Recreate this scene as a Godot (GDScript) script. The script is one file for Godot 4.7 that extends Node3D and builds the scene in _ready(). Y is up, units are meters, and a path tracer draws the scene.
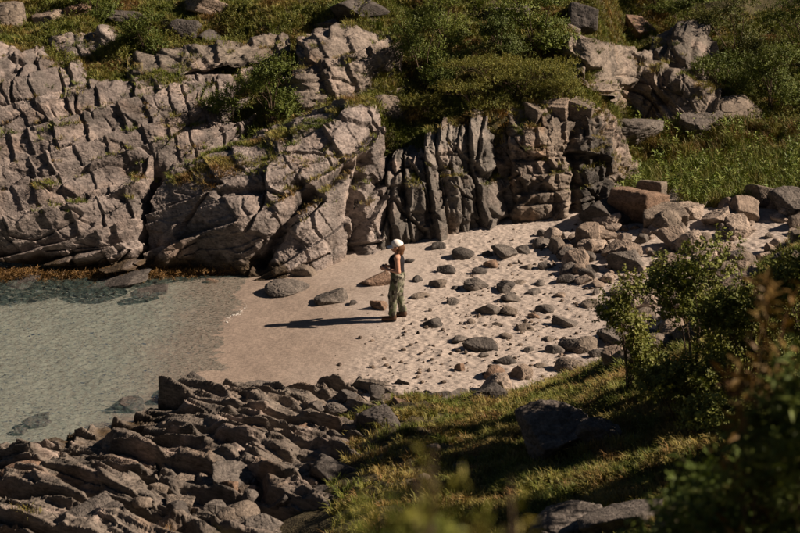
extends Node3D

# ---------------------------------------------------------------- camera model (800 x 533 photograph)
const F := 1642.0
const PITCH := 0.29671
const EYE := Vector3(0.0, 10.3, 0.0)
const WATER := -0.26

var n_lo := FastNoiseLite.new()
var n_mid := FastNoiseLite.new()
var n_hi := FastNoiseLite.new()
var n_cell := FastNoiseLite.new()
var rng := RandomNumberGenerator.new()
var M := {}
var ledge_points: Array = []
var rock_small: Array = []
var rock_large: Array = []
var rock_block: Array = []
var taken := {}

func ray(px: float, py: float) -> Vector3:
	var cx := (px - 400.0) / F
	var cy := (266.5 - py) / F
	var k := cos(PITCH) + cy * sin(PITCH)
	return Vector3(cx / k, (-sin(PITCH) + cy * cos(PITCH)) / k, -1.0)

func at(px: float, py: float, d: float) -> Vector3:
	return EYE + ray(px, py) * d

func px_of(x: float, y: float, d: float) -> float:
	return 400.0 + x * F / (d * cos(PITCH) + (EYE.y - y) * sin(PITCH))

func metre(p: Vector3) -> float:      # pixels per metre at a point
	return F / (-p.z * cos(PITCH) + (EYE.y - p.y) * sin(PITCH))

func h2(a: int, b: int) -> float:
	var n := (a * 374761393 + b * 668265263) & 0x7fffffff
	n = ((n ^ (n >> 13)) * 1274126177) & 0x7fffffff
	return float((n ^ (n >> 16)) & 0xffff) / 65535.0

func ss(a: float, b: float, x: float) -> float:
	return smoothstep(a, b, x)

# ---------------------------------------------------------------- scene bookkeeping
func numbered(called: String) -> String:
	if not taken.has(called):
		taken[called] = 0
		return called
	taken[called] += 1
	return "%s_%03d" % [called, taken[called]]

func tag(o: Node3D, label: String, category := "", group := "", kind := "") -> void:
	if label: o.set_meta("label", label)
	if category: o.set_meta("category", category)
	if group: o.set_meta("group", group)
	if kind: o.set_meta("kind", kind)

func put(called: String, mesh: Mesh, mat: Material, parent: Node = null) -> MeshInstance3D:
	var o := MeshInstance3D.new()
	o.mesh = mesh
	if mat: o.material_override = mat
	if parent == null:
		o.name = numbered(called)
		add_child(o)
	else:
		o.name = called
		parent.add_child(o, true)
	return o

func base(called: String, where := Vector3.ZERO, turn := 0.0) -> Node3D:
	var o := Node3D.new()
	o.name = numbered(called)
	add_child(o)
	o.position = where
	o.rotation.y = turn
	return o

# ---------------------------------------------------------------- textures
func noise(kind: int, freq: float, oct: int, sd: int, fractal := FastNoiseLite.FRACTAL_FBM) -> FastNoiseLite:
	var n := FastNoiseLite.new()
	n.noise_type = kind
	n.frequency = freq
	n.fractal_type = fractal
	n.fractal_octaves = oct
	n.seed = sd
	return n

func bytes(n: FastNoiseLite, size: int) -> PackedByteArray:
	var im := n.get_seamless_image(size, size)
	im.convert(Image.FORMAT_L8)
	return im.get_data()

func srgb_table() -> PackedByteArray:
	var t := PackedByteArray()
	t.resize(1024)
	for i in 1024:
		var v := i / 1023.0
		t[i] = int(clampf((1.055 * pow(v, 1.0 / 2.4) - 0.055) if v > 0.0031 else 12.92 * v, 0, 1) * 255.0)
	return t

func tex(data: PackedByteArray, size: int, fmt: int) -> ImageTexture:
	return ImageTexture.create_from_image(Image.create_from_data(size, size, false, fmt, data))

func rock_textures(size: int) -> Array:
	var a := bytes(noise(FastNoiseLite.TYPE_SIMPLEX_SMOOTH, 0.008, 5, 3), size)
	var b := bytes(noise(FastNoiseLite.TYPE_SIMPLEX_SMOOTH, 0.035, 4, 9), size)
	var c := bytes(noise(FastNoiseLite.TYPE_SIMPLEX_SMOOTH, 0.02, 4, 21, FastNoiseLite.FRACTAL_RIDGED), size)
	var cell := noise(FastNoiseLite.TYPE_CELLULAR, 0.022, 3, 5)
	cell.cellular_return_type = FastNoiseLite.RETURN_DISTANCE2_SUB
	var e := bytes(cell, size)
	var tbl := srgb_table()
	var col := PackedByteArray()
	col.resize(size * size * 3)
	var hgt := PackedByteArray()
	hgt.resize(size * size)
	for i in size * size:
		var va := a[i] / 255.0
		var vb := b[i] / 255.0
		var vc := c[i] / 255.0
		var ve := e[i] / 255.0
		var v := 0.62 + 0.75 * (va - 0.5) + 0.75 * (vb - 0.5)
		var lich := clampf((vb - 0.60) * 6.0, 0.0, 1.0) * clampf((va - 0.45) * 5.0, 0.0, 1.0)   # pale crusts
		var dark := clampf((vc - 0.74) * 5.0, 0.0, 1.0)                                        # dark mineral streaks
		v = v * (1.0 - 0.62 * dark)
		var r := lerpf(v * 1.0, 0.98, lich * 0.8)
		var g := lerpf(v * 0.97, 0.95, lich * 0.8)
		var bl := lerpf(v * 0.94, 0.88, lich * 0.8)
		col[i * 3] = tbl[int(clampf(r, 0, 1) * 1023)]
		col[i * 3 + 1] = tbl[int(clampf(g, 0, 1) * 1023)]
		col[i * 3 + 2] = tbl[int(clampf(bl, 0, 1) * 1023)]
		hgt[i] = int(clampf(0.40 * va + 0.45 * vb + 0.25 * clampf(ve * 3.0, 0, 1) - 0.18 * dark, 0, 1) * 255.0)
	return [tex(col, size, Image.FORMAT_RGB8), normals(hgt, size, 11.0)]

func normals(hgt: PackedByteArray, size: int, strength: float) -> ImageTexture:
	var im := Image.create_from_data(size, size, false, Image.FORMAT_L8, hgt)
	im.convert(Image.FORMAT_RGBA8)
	im.bump_map_to_normal_map(strength)
	return ImageTexture.create_from_image(im)

func speckle_textures(size: int, f1: float, f2: float, spread: float, sd: int) -> Array:
	var a := bytes(noise(FastNoiseLite.TYPE_SIMPLEX_SMOOTH, f1, 4, sd), size)
	var b := bytes(noise(FastNoiseLite.TYPE_SIMPLEX_SMOOTH, f2, 3, sd + 4), size)
	var tbl := srgb_table()
	var col := PackedByteArray()
	col.resize(size * size)
	var hgt := PackedByteArray()
	hgt.resize(size * size)
	for i in size * size:
		var v := 0.72 + spread * (a[i] / 255.0 - 0.5) + spread * 1.3 * (b[i] / 255.0 - 0.5)
		col[i] = tbl[int(clampf(v, 0, 1) * 1023)]
		hgt[i] = (a[i] + b[i]) / 2
	return [tex(col, size, Image.FORMAT_L8), normals(hgt, size, 6.0)]

func mat(called: String, tx: Array, scale: Vector3, bump: float, rough := 0.9, world := true) -> StandardMaterial3D:
	var m := StandardMaterial3D.new()
	m.resource_name = called
	m.vertex_color_use_as_albedo = true
	m.roughness = rough
	m.metallic_specular = 0.35
	m.uv1_triplanar = true
	m.uv1_world_triplanar = world
	m.uv1_scale = scale
	m.albedo_texture = tx[0]
	m.normal_enabled = true
	m.normal_texture = tx[1]
	m.normal_scale = bump
	return m

func leaf_mat(called: String, back: float) -> StandardMaterial3D:
	var m := StandardMaterial3D.new()
	m.resource_name = called
	m.vertex_color_use_as_albedo = true
	m.roughness = 0.55
	m.metallic_specular = 0.35
	m.cull_mode = BaseMaterial3D.CULL_DISABLED
	m.backlight_enabled = true
	m.backlight = Color(back, back, back * 0.5)
	return m

func plain(called: String, c: Color, rough := 0.8) -> StandardMaterial3D:
	var m := StandardMaterial3D.new()
	m.resource_name = called
	m.albedo_color = c.linear_to_srgb()
	m.roughness = rough
	return m

func make_materials() -> void:
	var rt := rock_textures(512)
	M.rock = mat("gneiss", rt, Vector3(0.55, 1.1, 0.55), 1.0)
	M.boulder = mat("loose_stone", rt, Vector3(0.9, 1.1, 0.9), 1.0)
	M.sand = mat("shell_sand", speckle_textures(512, 0.02, 0.12, 0.35, 31), Vector3(0.9, 0.9, 0.9), 0.8)
	M.soil = mat("turf_soil", speckle_textures(512, 0.015, 0.08, 0.8, 71), Vector3(0.6, 0.6, 0.6), 1.0)
	M.leaf = leaf_mat("leaf", 0.5)
	M.grass = leaf_mat("grass_blade", 0.4)
	M.bark = mat("bark", rt, Vector3(3, 1, 3), 0.8)
	var w := StandardMaterial3D.new()
	w.resource_name = "clear_shallow_water"
	w.transparency = BaseMaterial3D.TRANSPARENCY_ALPHA
	w.albedo_color = Color(0.46, 0.55, 0.52, 0.13)
	w.roughness = 0.03
	w.uv1_triplanar = true
	w.uv1_world_triplanar = true
	w.uv1_scale = Vector3(0.31, 0.31, 0.46)
	w.normal_enabled = true
	w.normal_scale = 1.0
	w.normal_texture = normals(bytes(noise(FastNoiseLite.TYPE_SIMPLEX_SMOOTH, 0.026, 2, 91, FastNoiseLite.FRACTAL_RIDGED), 512), 512, 8.0)
	M.water = w

# ---------------------------------------------------------------- ground
func beach(x: float, d: float) -> float:
	var y := 0.075 * x if x < 0.0 else 0.05 * x
	y += 0.03 * n_lo.get_noise_2d(x * 35.0, d * 35.0) * ss(-1.0, -3.0, x)
	if x < -4.0: y += 0.045 * (x + 4.0)
	y += 0.05 * maxf(0.0, d - 33.0) * ss(-2.0, 2.0, x)
	if x > 3.0: y += 0.05 * (x - 3.0)
	return y

# columns of the land behind the beach: picture column, base distance, crest distance, crest row, far distance, far row
const HILL := [
	[-400.0, 34.2, 39.8, 64.0, 46.0, -30.0],
	[-100.0, 34.4, 40.0, 62.0, 46.0, -30.0],
	[0.0, 34.6, 40.0, 62.0, 46.0, -25.0],
	[100.0, 34.9, 39.6, 76.0, 46.0, -20.0],
	[200.0, 34.6, 38.8, 108.0, 45.5, -15.0],
	[300.0, 34.8, 37.6, 122.0, 45.0, -15.0],
	[370.0, 35.0, 37.2, 114.0, 45.0, -15.0],
	[400.0, 35.2, 37.0, 140.0, 45.0, -15.0],
	[430.0, 35.4, 37.0, 138.0, 45.0, -15.0],
	[480.0, 35.8, 37.0, 116.0, 45.0, -12.0],
	[590.0, 36.2, 37.4, 118.0, 46.0, -10.0],
	[625.0, 36.9, 38.6, 188.0, 49.0, -5.0],
	[700.0, 36.8, 39.2, 172.0, 50.0, -5.0],
	[800.0, 36.0, 39.0, 170.0, 50.0, -10.0],
	[1000.0, 32.0, 37.0, 120.0, 50.0, -60.0],
	[1300.0, 30.0, 36.0, 60.0, 50.0, -160.0]]

func hill_row(px: float) -> Array:
	var k := 0
	while k < HILL.size() - 2 and px > HILL[k + 1][0]: k += 1
	var t := clampf((px - HILL[k][0]) / (HILL[k + 1][0] - HILL[k][0]), 0.0, 1.0)
	t = lerpf(t, t * t * (3.0 - 2.0 * t), 0.6)
	var o := []
	for i in 6: o.append(lerpf(HILL[k][i], HILL[k + 1][i], t))
	return o

var hill_table := PackedFloat32Array()

func make_hill_table() -> void:
	for k in 431:
		var px := -400.0 + 4.0 * k
		var r := hill_row(px)
		hill_table.append_array(PackedFloat32Array([r[1], r[2], EYE.y + ray(px, r[3]).y * r[2], r[4], EYE.y + ray(px, r[5]).y * r[4]]))

const MOUNDS := [[2.75, 38.6, 1.7, 0.9, 0.55], [1.0, 39.8, 1.3, 0.9, 0.35], [-6.2, 41.0, 1.6, 0.8, 0.3], [4.2, 40.5, 1.5, 0.8, 0.35], [-1.5, 42.5, 1.4, 0.8, 0.35], [1.6, 43.0, 2.0, 0.8, 0.4], [-4.0, 43.2, 1.8, 0.7, 0.4]]

func hill(x: float, d: float) -> float:
	var f := clampf((px_of(x, 2.0, d) + 400.0) / 4.0, 0.0, 429.99)
	var k := int(f) * 5
	var t := f - int(f)
	var d0 := lerpf(hill_table[k], hill_table[k + 5], t)
	if d <= d0 - 0.2: return -1.2
	var y0 := beach(x, d0) - 0.5
	var d1 := lerpf(hill_table[k + 1], hill_table[k + 6], t)
	var y1 := lerpf(hill_table[k + 2], hill_table[k + 7], t)
	if d < d1: return lerpf(y0, y1, ss(0.55 * ss(258.0, 248.0, f), 1.0, (d - d0) / (d1 - d0)))
	var d2 := lerpf(hill_table[k + 3], hill_table[k + 8], t)
	var y2 := lerpf(hill_table[k + 4], hill_table[k + 9], t)
	var y: float
	if d < d2: y = lerpf(y1, y2, (d - d1) / (d2 - d1))
	else: y = y2 + 0.8 * (1.0 - exp(-(d - d2) * 0.2))
	y += ss(0.0, 1.2, d - d1) * (0.34 * n_lo.get_noise_2d(x * 60.0, d * 60.0) + 0.12 * n_mid.get_noise_2d(x * 60.0, d * 60.0))
	if d < 45.0:
		for m in MOUNDS:
			var u: float = (x - m[0]) / m[2]
			var v: float = (d - m[1]) / m[3]
			var e := u * u + v * v
			if e < 4.0: y += m[4] * exp(-e * 1.4)
	return y

# foreground bank the photographer stands on
const BANK_EDGE := [[-6.0, 21.0], [-2.2, 22.6], [-1.3, 24.6], [-0.5, 25.7], [0.2, 25.9], [0.9, 25.8], [2.0, 26.0], [3.6, 27.3], [4.6, 28.4], [6.0, 30.5], [8.0, 33.0], [12.0, 36.0], [24.0, 40.0]]

func bank_edge(x: float) -> float:
	var k := 0
	while k < BANK_EDGE.size() - 2 and x > BANK_EDGE[k + 1][0]: k += 1
	return lerpf(BANK_EDGE[k][1], BANK_EDGE[k + 1][1], clampf((x - BANK_EDGE[k][0]) / (BANK_EDGE[k + 1][0] - BANK_EDGE[k][0]), 0.0, 1.0))

func bank(x: float, d: float) -> float:
	var e := bank_edge(x) - d
	if e < 0.0: return beach(x, d) - 0.06 + e * 0.3
	var y := beach(x, d) * 0.6 - 0.06 + 0.30 * (1.0 - exp(-e / 0.5)) + 0.155 * e
	y += 0.16 * maxf(0.0, x - 1.0) * ss(0.0, 4.0, e)
	y -= 0.35 * ss(0.2, -2.0, x) * ss(0.0, 2.0, e)
	if d < 13.0:
		var near := lerpf(8.7, 2.9 + 0.2 * maxf(0.0, x), ss(1.0, 13.0, d))
		y = maxf(y, near)
	y += 0.12 * n_lo.get_noise_2d(x * 90.0, d * 90.0) + 0.05 * n_mid.get_noise_2d(x * 90.0, d * 90.0)
	return y

func ground(x: float, d: float) -> float:
	return maxf(maxf(beach(x, d), hill(x, d)), bank(x, d))

func hit(px: float, py: float, d0 := 14.0) -> Vector3:      # where a sight line meets the ground
	var r := ray(px, py)
	var d := d0
	while d < 58.0:
		if EYE.y + r.y * d < ground(r.x * d, d): break
		d += 0.05
	return Vector3(r.x * d, ground(r.x * d, d), -d)

func grid_arrays(P: PackedVector3Array, C: PackedColorArray, nu: int, nv: int) -> Array:
	var N := PackedVector3Array()
	N.resize(P.size())
	for j in nv:
		var j0 := maxi(j - 1, 0) * nu
		var j1 := mini(j + 1, nv - 1) * nu
		for i in nu:
			var du := P[j * nu + mini(i + 1, nu - 1)] - P[j * nu + maxi(i - 1, 0)]
			var dv := P[j1 + i] - P[j0 + i]
			N[j * nu + i] = du.cross(dv).normalized()
	return [P, N, C]

func mesh_of(P: PackedVector3Array, N: PackedVector3Array, C: PackedColorArray, I: PackedInt32Array) -> ArrayMesh:
	var a := []
	a.resize(Mesh.ARRAY_MAX)
	a[Mesh.ARRAY_VERTEX] = P
	a[Mesh.ARRAY_NORMAL] = N
	if C.size(): a[Mesh.ARRAY_COLOR] = C
	a[Mesh.ARRAY_INDEX] = I
	var m := ArrayMesh.new()
	m.add_surface_from_arrays(Mesh.PRIMITIVE_TRIANGLES, a)
	return m

func field(called: String, x0: float, x1: float, d0: float, d1: float, step: float, height: Callable, tint: Callable, m: Material, keep = null) -> MeshInstance3D:
	var nu := int((x1 - x0) / step) + 1
	var nv := int((d1 - d0) / step) + 1
	var P := PackedVector3Array()
	P.resize(nu * nv)
	var C := PackedColorArray()
	C.resize(nu * nv)
	var K := PackedByteArray()
	K.resize(nu * nv)
	for j in nv:
		var d := d0 + (d1 - d0) * j / (nv - 1.0)
		for i in nu:
			var x := x0 + (x1 - x0) * i / (nu - 1.0)
			var y: float = height.call(x, d)
			P[j * nu + i] = Vector3(x, y, -d)
			C[j * nu + i] = tint.call(x, d, y)
			K[j * nu + i] = 1 if keep == null or keep.call(x, d, y) else 0
	var g := grid_arrays(P, C, nu, nv)
	var I := PackedInt32Array()
	for j in nv - 1:
		for i in nu - 1:
			var q := j * nu + i
			if K[q] + K[q + 1] + K[q + nu] + K[q + nu + 1] == 0: continue
			I.append_array(PackedInt32Array([q, q + nu, q + 1, q + 1, q + nu, q + nu + 1]))
	return put(called, mesh_of(P, g[1], C, I), m)

# ---------------------------------------------------------------- bedrock
var b_edge := 0.0
var b_k := 0
var blend_m := 0.045
var b_rand := 0.0

func bed(qn: float, T: float, lay: float, saw: float, sd: int) -> float:
	var f := qn / T
	var k := int(floor(f))
	var lo := k + (h2(k, sd) - 0.5) * 0.85
	if f < lo:
		k -= 1
		lo = k + (h2(k, sd) - 0.5) * 0.85
	var hi := k + 1 + (h2(k + 1, sd) - 0.5) * 0.85
	if f >= hi:
		k += 1
		lo = hi
		hi = k + 1 + (h2(k + 1, sd) - 0.5) * 0.85
	var w := (hi - lo)
	var out := lay * h2(k, sd + 77) + saw * (f - lo)
	var e0 := (f - lo) * T
	var e1 := (hi - f) * T
	var dl := minf(blend_m, T * 0.18)
	if e0 < dl: out = lerpf(out, lay * h2(k - 1, sd + 77) + saw * (lo - (k - 1 + (h2(k - 1, sd) - 0.5) * 0.85)), 0.5 * (1.0 - e0 / dl))
	elif e1 < dl: out = lerpf(out, lay * h2(k + 1, sd + 77), 0.5 * (1.0 - e1 / dl))
	b_edge = minf(e0, e1)
	b_k = k
	b_rand = h2(k if e0 < e1 else k + 1, sd + 5)
	return out

var v_id := 0
var v_edge := 0.0
var v_dx := 0.0
var v_dy := 0.0
var v_id2 := 0
var v_dx2 := 0.0
var v_dy2 := 0.0

func facet(x: float, y: float, sd: int) -> void:
	var cx := int(floor(x))
	var cy := int(floor(y))
	var f1 := 99.0
	var f2 := 99.0
	for j in range(cy - 1, cy + 2):
		for i in range(cx - 1, cx + 2):
			var n := (i * 374761393 + j * 668265263 + sd * 69069) & 0x7fffffff
			n = ((n ^ (n >> 13)) * 1274126177) & 0x7fffffff
			var dx := x - i - (n & 1023) / 1023.0
			var dy := y - j - ((n >> 11) & 1023) / 1023.0
			var e := dx * dx + dy * dy
			if e < f1:
				f2 = f1
				v_dx2 = v_dx
				v_dy2 = v_dy
				v_id2 = v_id
				f1 = e
				v_dx = dx
				v_dy = dy
				v_id = n
			elif e < f2:
				f2 = e
				v_dx2 = dx
				v_dy2 = dy
				v_id2 = n
	v_edge = (sqrt(f2) - sqrt(f1)) * 0.5

func py_of(p: Vector3) -> float:
	var d := -p.z
	var h := EYE.y - p.y
	return 266.5 - F * (d * sin(PITCH) - h * cos(PITCH)) / (d * cos(PITCH) + h * sin(PITCH))

func catmull(a: Vector3, b: Vector3, c: Vector3, d: Vector3, t: float) -> Vector3:
	return b.cubic_interpolate(c, a, d, t)

# S: a, n (bedding frame), T, W, amp, lay, tilt, groove, fine, tone (Color), vary, sd
func crag(called: String, rows: Array, step: float, S: Dictionary, label: String, part := "rock_block", parent: Node3D = null) -> Node3D:
	var R := rows.size()
	var ncol: int = rows[0].size()
	var ctl := []
	for r in R:
		var line := PackedVector3Array()
		for c in ncol: line.append(at(rows[r][c][0], rows[r][c][1], rows[r][c][2]))
		ctl.append(line)
	var width := 0.0
	for c in ncol - 1: width = width + ctl[R / 2][c].distance_to(ctl[R / 2][c + 1])
	var height := 0.0
	for r in R - 1: height += ctl[r][ncol / 2].distance_to(ctl[r + 1][ncol / 2])
	var nu := int(width / step) + 1
	var nv := int(height / step) + 1
	var wide := []
	for r in R:
		var line := PackedVector3Array()
		line.resize(nu)
		for i in nu:
			var f := float(i) / (nu - 1) * (ncol - 1)
			var c := mini(int(f), ncol - 2)
			line[i] = catmull(ctl[r][maxi(c - 1, 0)], ctl[r][c], ctl[r][c + 1], ctl[r][mini(c + 2, ncol - 1)], f - c)
		wide.append(line)
	var B := PackedVector3Array()
	B.resize(nu * nv)
	for j in nv:
		var f := float(j) / (nv - 1) * (R - 1)
		var r := mini(int(f), R - 2)
		var t := f - r
		for i in nu:
			B[j * nu + i] = catmull(wide[maxi(r - 1, 0)][i], wide[r][i], wide[r + 1][i], wide[mini(r + 2, R - 1)][i], t)
	var g := grid_arrays(B, PackedColorArray(), nu, nv)
	var BN: PackedVector3Array = g[1]
	var P := PackedVector3Array()
	P.resize(nu * nv)
	var C := PackedColorArray()
	C.resize(nu * nv)
	var ID := PackedInt32Array()
	ID.resize(nu * nv)
	var a: Vector3 = S.a.normalized()
	var n: Vector3 = S.n.normalized()
	var T: float = S.T
	var W: float = S.W
	var amp: float = S.amp
	var lay: float = S.lay
	var tilt: float = S.tilt
	var groove: float = S.groove
	var fine: float = S.fine
	var sd: int = S.sd
	var saw: float = S.get("saw", 0.0)
	var usaw: float = S.get("usaw", 0.0)
	var chip: float = S.get("chip", 0.12)
	var H: float = S.get("H", 0.6)
	var vsaw: float = S.get("vsaw", 0.0)
	var shift: float = 0.5 * (amp + lay + saw + chip) - S.get("lift", 0.0)
	var tone: Color = S.tone
	var lam: float = S.lam
	var J: float = S.J
	var jamp: float = S.jamp
	var jsaw: float = S.get("jsaw", -0.1)
	var rust_k: float = S.get("rust", 0.35)
	var stain_k: float = S.get("stain", 0.3)
	var clefts: Array = S.get("clefts", [])
	var bulges: Array = S.get("bulges", [])
	var warp: float = S.get("warp", 0.06)
	var seeps: Array = S.get("seep", [])
	var out_fixed := Vector3(0, 0.25, 1).normalized()
	var soft: float = S.get("soft", 1.0)
	blend_m = step * 1.3 * soft
	var fb := step * 1.5 * soft / W
	var cb := fb * 2.4
	for j in nv:
		for i in nu:
			var q := j * nu + i
			var p := B[q]
			var w1 := n_lo.get_noise_3dv(p * 55.0)
			var w2 := n_mid.get_noise_3dv(p * 55.0 + Vector3(31, 7, 19))
			var qa := p.dot(a) + w1 * warp * 1.6 + w2 * 0.02
			var qn := p.dot(n) + w2 * 0.02 + w1 * warp
			var disp := bed(qn, T, lay, saw, sd)
			disp -= groove * 0.8 * maxf(0.0, 1.0 - b_edge / 0.035) * b_rand
			var inbed := ss(0.0, step * 1.6 * soft, b_edge)
			var joff := h2(b_k, sd + 60) * J * 3.0
			var massive := ss(-0.25, 0.35, n_lo.get_noise_3dv(p * 40.0 + Vector3(77, 3, 41)))
			var rough := lerpf(1.0, 0.4, massive)
			disp += bed(qn * 1.03 + qa * 0.06 + 5.0, T * 0.34, lam, lam * 0.7, sd + 200) * rough
			disp -= groove * 0.3 * rough * maxf(0.0, 1.0 - b_edge / 0.02) * b_rand
			disp += bed(qa + qn * 0.22 + 9.0 + joff + w2 * 0.04, J, jamp, jsaw, sd + 300) * lerpf(1.0, 0.6, massive) * inbed
			disp -= groove * 0.7 * maxf(0.0, 1.0 - b_edge / 0.03) * b_rand * rough
			var fx := qa / W + 0.25 * qn / H + w1 * 0.25
			var fy := qn / H - 0.15 * qa / W
			facet(fx, fy, sd)
			var id := v_id
			var va := h2(id, 1 + sd) * amp + ((h2(id, 2 + sd) - 0.5) * tilt + usaw) * v_dx + ((h2(id, 3 + sd) - 0.5) * tilt + vsaw) * v_dy
			if v_edge < fb:
				var vb := h2(v_id2, 1 + sd) * amp + ((h2(v_id2, 2 + sd) - 0.5) * tilt + usaw) * v_dx2 + ((h2(v_id2, 3 + sd) - 0.5) * tilt + vsaw) * v_dy2
				va = lerpf(va, vb, 0.5 * (1.0 - v_edge / fb))
				disp -= groove * maxf(0.0, 1.0 - v_edge / 0.035) * ss(0.25, 0.8, h2((id ^ v_id2) & 0xffffff, sd + 6))
			disp += va
			facet(fx * 2.6 + 7.3 + fy * 0.5, fy * 2.3 - 0.6 * fx, sd + 50)
			va = h2(v_id, sd + 8) * chip + (h2(v_id, sd + 9) - 0.5) * v_dx * chip * 2.6 + (h2(v_id, sd + 10) - 0.4) * v_dy * chip * 2.6
			if v_edge < cb:
				var vb := h2(v_id2, sd + 8) * chip + (h2(v_id2, sd + 9) - 0.5) * v_dx2 * chip * 2.6 + (h2(v_id2, sd + 10) - 0.4) * v_dy2 * chip * 2.6
				va = lerpf(va, vb, 0.5 * (1.0 - v_edge / cb))
				disp -= groove * 0.4 * rough * maxf(0.0, 1.0 - v_edge / 0.08) * ss(0.4, 0.9, h2((v_id ^ v_id2) & 0xffffff, sd + 7))
			disp += rough * va
			disp += w1 * fine * 1.5 + w2 * fine * 0.7 + n_hi.get_noise_3dv(p * 60.0) * fine * 0.9 - shift
			var ppx := px_of(p.x, p.y, -p.z)
			var ppy := py_of(p)
			for c in clefts:
				var ex: float = c[2] - c[0]
				var ey: float = c[3] - c[1]
				var tt := clampf(((ppx - c[0]) * ex + (ppy - c[1]) * ey) / (ex * ex + ey * ey), 0.0, 1.0)
				var qx: float = ppx - c[0] - ex * tt + w1 * 6.0 + w2 * 3.0
				var qy: float = ppy - c[1] - ey * tt
				disp -= c[5] * exp(-(qx * qx + qy * qy) / (c[4] * c[4]))
			for c in bulges:
				var qx: float = (ppx - c[0]) / c[2]
				var qy: float = (ppy - c[1]) / c[3]
				disp += c[4] * exp(-qx * qx - qy * qy)
			P[q] = p + (BN[q] * 0.75 + out_fixed * 0.25) * disp
			ID[q] = id
			var tn := 0.82 + 0.36 * h2(id, sd + 21) + 0.25 * w1 + 0.22 * (h2(v_id, sd + 4) - 0.5)
			var col := Color(tone.r * tn, tone.g * tn, tone.b * tn)
			var rust := ss(0.18, 0.55, n_mid.get_noise_3dv(p * 18.0 + Vector3(5, 90, 3))) * (0.35 + 0.65 * h2(id, sd + 40))
			col = col.lerp(Color(0.36, 0.22, 0.125), rust * rust_k)
			var blk := ss(0.05, 0.45, n_lo.get_noise_3dv(Vector3(p.x * 130.0, p.y * 25.0, p.z * 130.0) + Vector3(50, 1, 3)))
			col = col.lerp(Color(0.085, 0.085, 0.08), blk * stain_k)
			var tide := ss(0.22, 0.0, P[q].y + w2 * 0.16)      # black and rust weed band left by the tide
			if tide > 0.0 and p.x < -2.4:
				col = col.lerp(Color(0.075, 0.052, 0.024), tide * 0.9)
			var cream := ss(0.10, 0.45, n_mid.get_noise_3dv(p * 24.0 + Vector3(200, 40, 7))) * (0.3 + 0.7 * h2(id, sd + 44))
			if tide <= 0.0: col = col.lerp(Color(0.53, 0.44, 0.39), cream * 0.6)
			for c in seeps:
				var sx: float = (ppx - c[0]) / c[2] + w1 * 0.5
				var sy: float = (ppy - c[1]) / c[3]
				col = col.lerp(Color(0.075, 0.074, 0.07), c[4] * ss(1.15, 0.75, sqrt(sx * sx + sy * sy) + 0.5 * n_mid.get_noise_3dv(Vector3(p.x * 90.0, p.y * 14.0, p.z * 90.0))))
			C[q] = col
	g = grid_arrays(P, C, nu, nv)
	var N: PackedVector3Array = g[1]
	for j in range(2, nv - 2, 2):
		for i in range(2, nu - 2, 2):
			var q := j * nu + i
			if N[q].y > 0.80 and P[q].y > 0.75:
				ledge_points.append(P[q])
	var groups := {}
	for j in nv - 1:
		for i in nu - 1:
			var q := j * nu + i
			var id := ID[q]
			if not groups.has(id): groups[id] = PackedInt32Array()
			groups[id].append(q)
	var root := parent if parent else base(called)
	if parent == null: tag(root, label, "", "", "structure")
	var remap := PackedInt32Array()
	remap.resize(nu * nv)
	var stamp := PackedInt32Array()
	stamp.resize(nu * nv)
	var serial := 0
	for id in groups:
		serial += 1
		var qs: PackedInt32Array = groups[id]
		var pp := PackedVector3Array()
		var nn := PackedVector3Array()
		var cc := PackedColorArray()
		var ii := PackedInt32Array()
		for q in qs:
			for o in [q, q + nu, q + 1, q + 1, q + nu, q + nu + 1]:
				if stamp[o] != serial:
					stamp[o] = serial
					remap[o] = pp.size()
					pp.append(P[o])
					nn.append(N[o])
					cc.append(C[o])
				ii.append(remap[o])
		put(part, mesh_of(pp, nn, cc, ii), S.get("mat", M.rock), root)
	return root

# ---------------------------------------------------------------- loose rocks
var ico := {}

func icosphere(level: int) -> Array:
	if ico.has(level): return ico[level]
	var t := (1.0 + sqrt(5.0)) / 2.0
	var v := PackedVector3Array()
	for q in [[-1, t, 0], [1, t, 0], [-1, -t, 0], [1, -t, 0], [0, -1, t], [0, 1, t], [0, -1, -t], [0, 1, -t], [t, 0, -1], [t, 0, 1], [-t, 0, -1], [-t, 0, 1]]:
		v.append(Vector3(q[0], q[1], q[2]).normalized())
	var f := [0, 11, 5, 0, 5, 1, 0, 1, 7, 0, 7, 10, 0, 10, 11, 1, 5, 9, 5, 11, 4, 11, 10, 2, 10, 7, 6, 7, 1, 8, 3, 9, 4, 3, 4, 2, 3, 2, 6, 3, 6, 8, 3, 8, 9, 4, 9, 5, 2, 4, 11, 6, 2, 10, 8, 6, 7, 9, 8, 1]
	for l in level:
		var mid := {}
		var nf := []
		for k in range(0, f.size(), 3):
			var m := []
			for e in [[f[k], f[k + 1]], [f[k + 1], f[k + 2]], [f[k + 2], f[k]]]:
				var key: int = mini(e[0], e[1]) * 100000 + maxi(e[0], e[1])
				if not mid.has(key):
					mid[key] = v.size()
					v.append((v[e[0]] + v[e[1]]).normalized())
				m.append(mid[key])
			nf.append_array([f[k], m[0], m[2], f[k + 1], m[1], m[0], f[k + 2], m[2], m[1], m[0], m[1], m[2]])
		f = nf
	ico[level] = [v, PackedInt32Array(f)]
	return ico[level]

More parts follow.
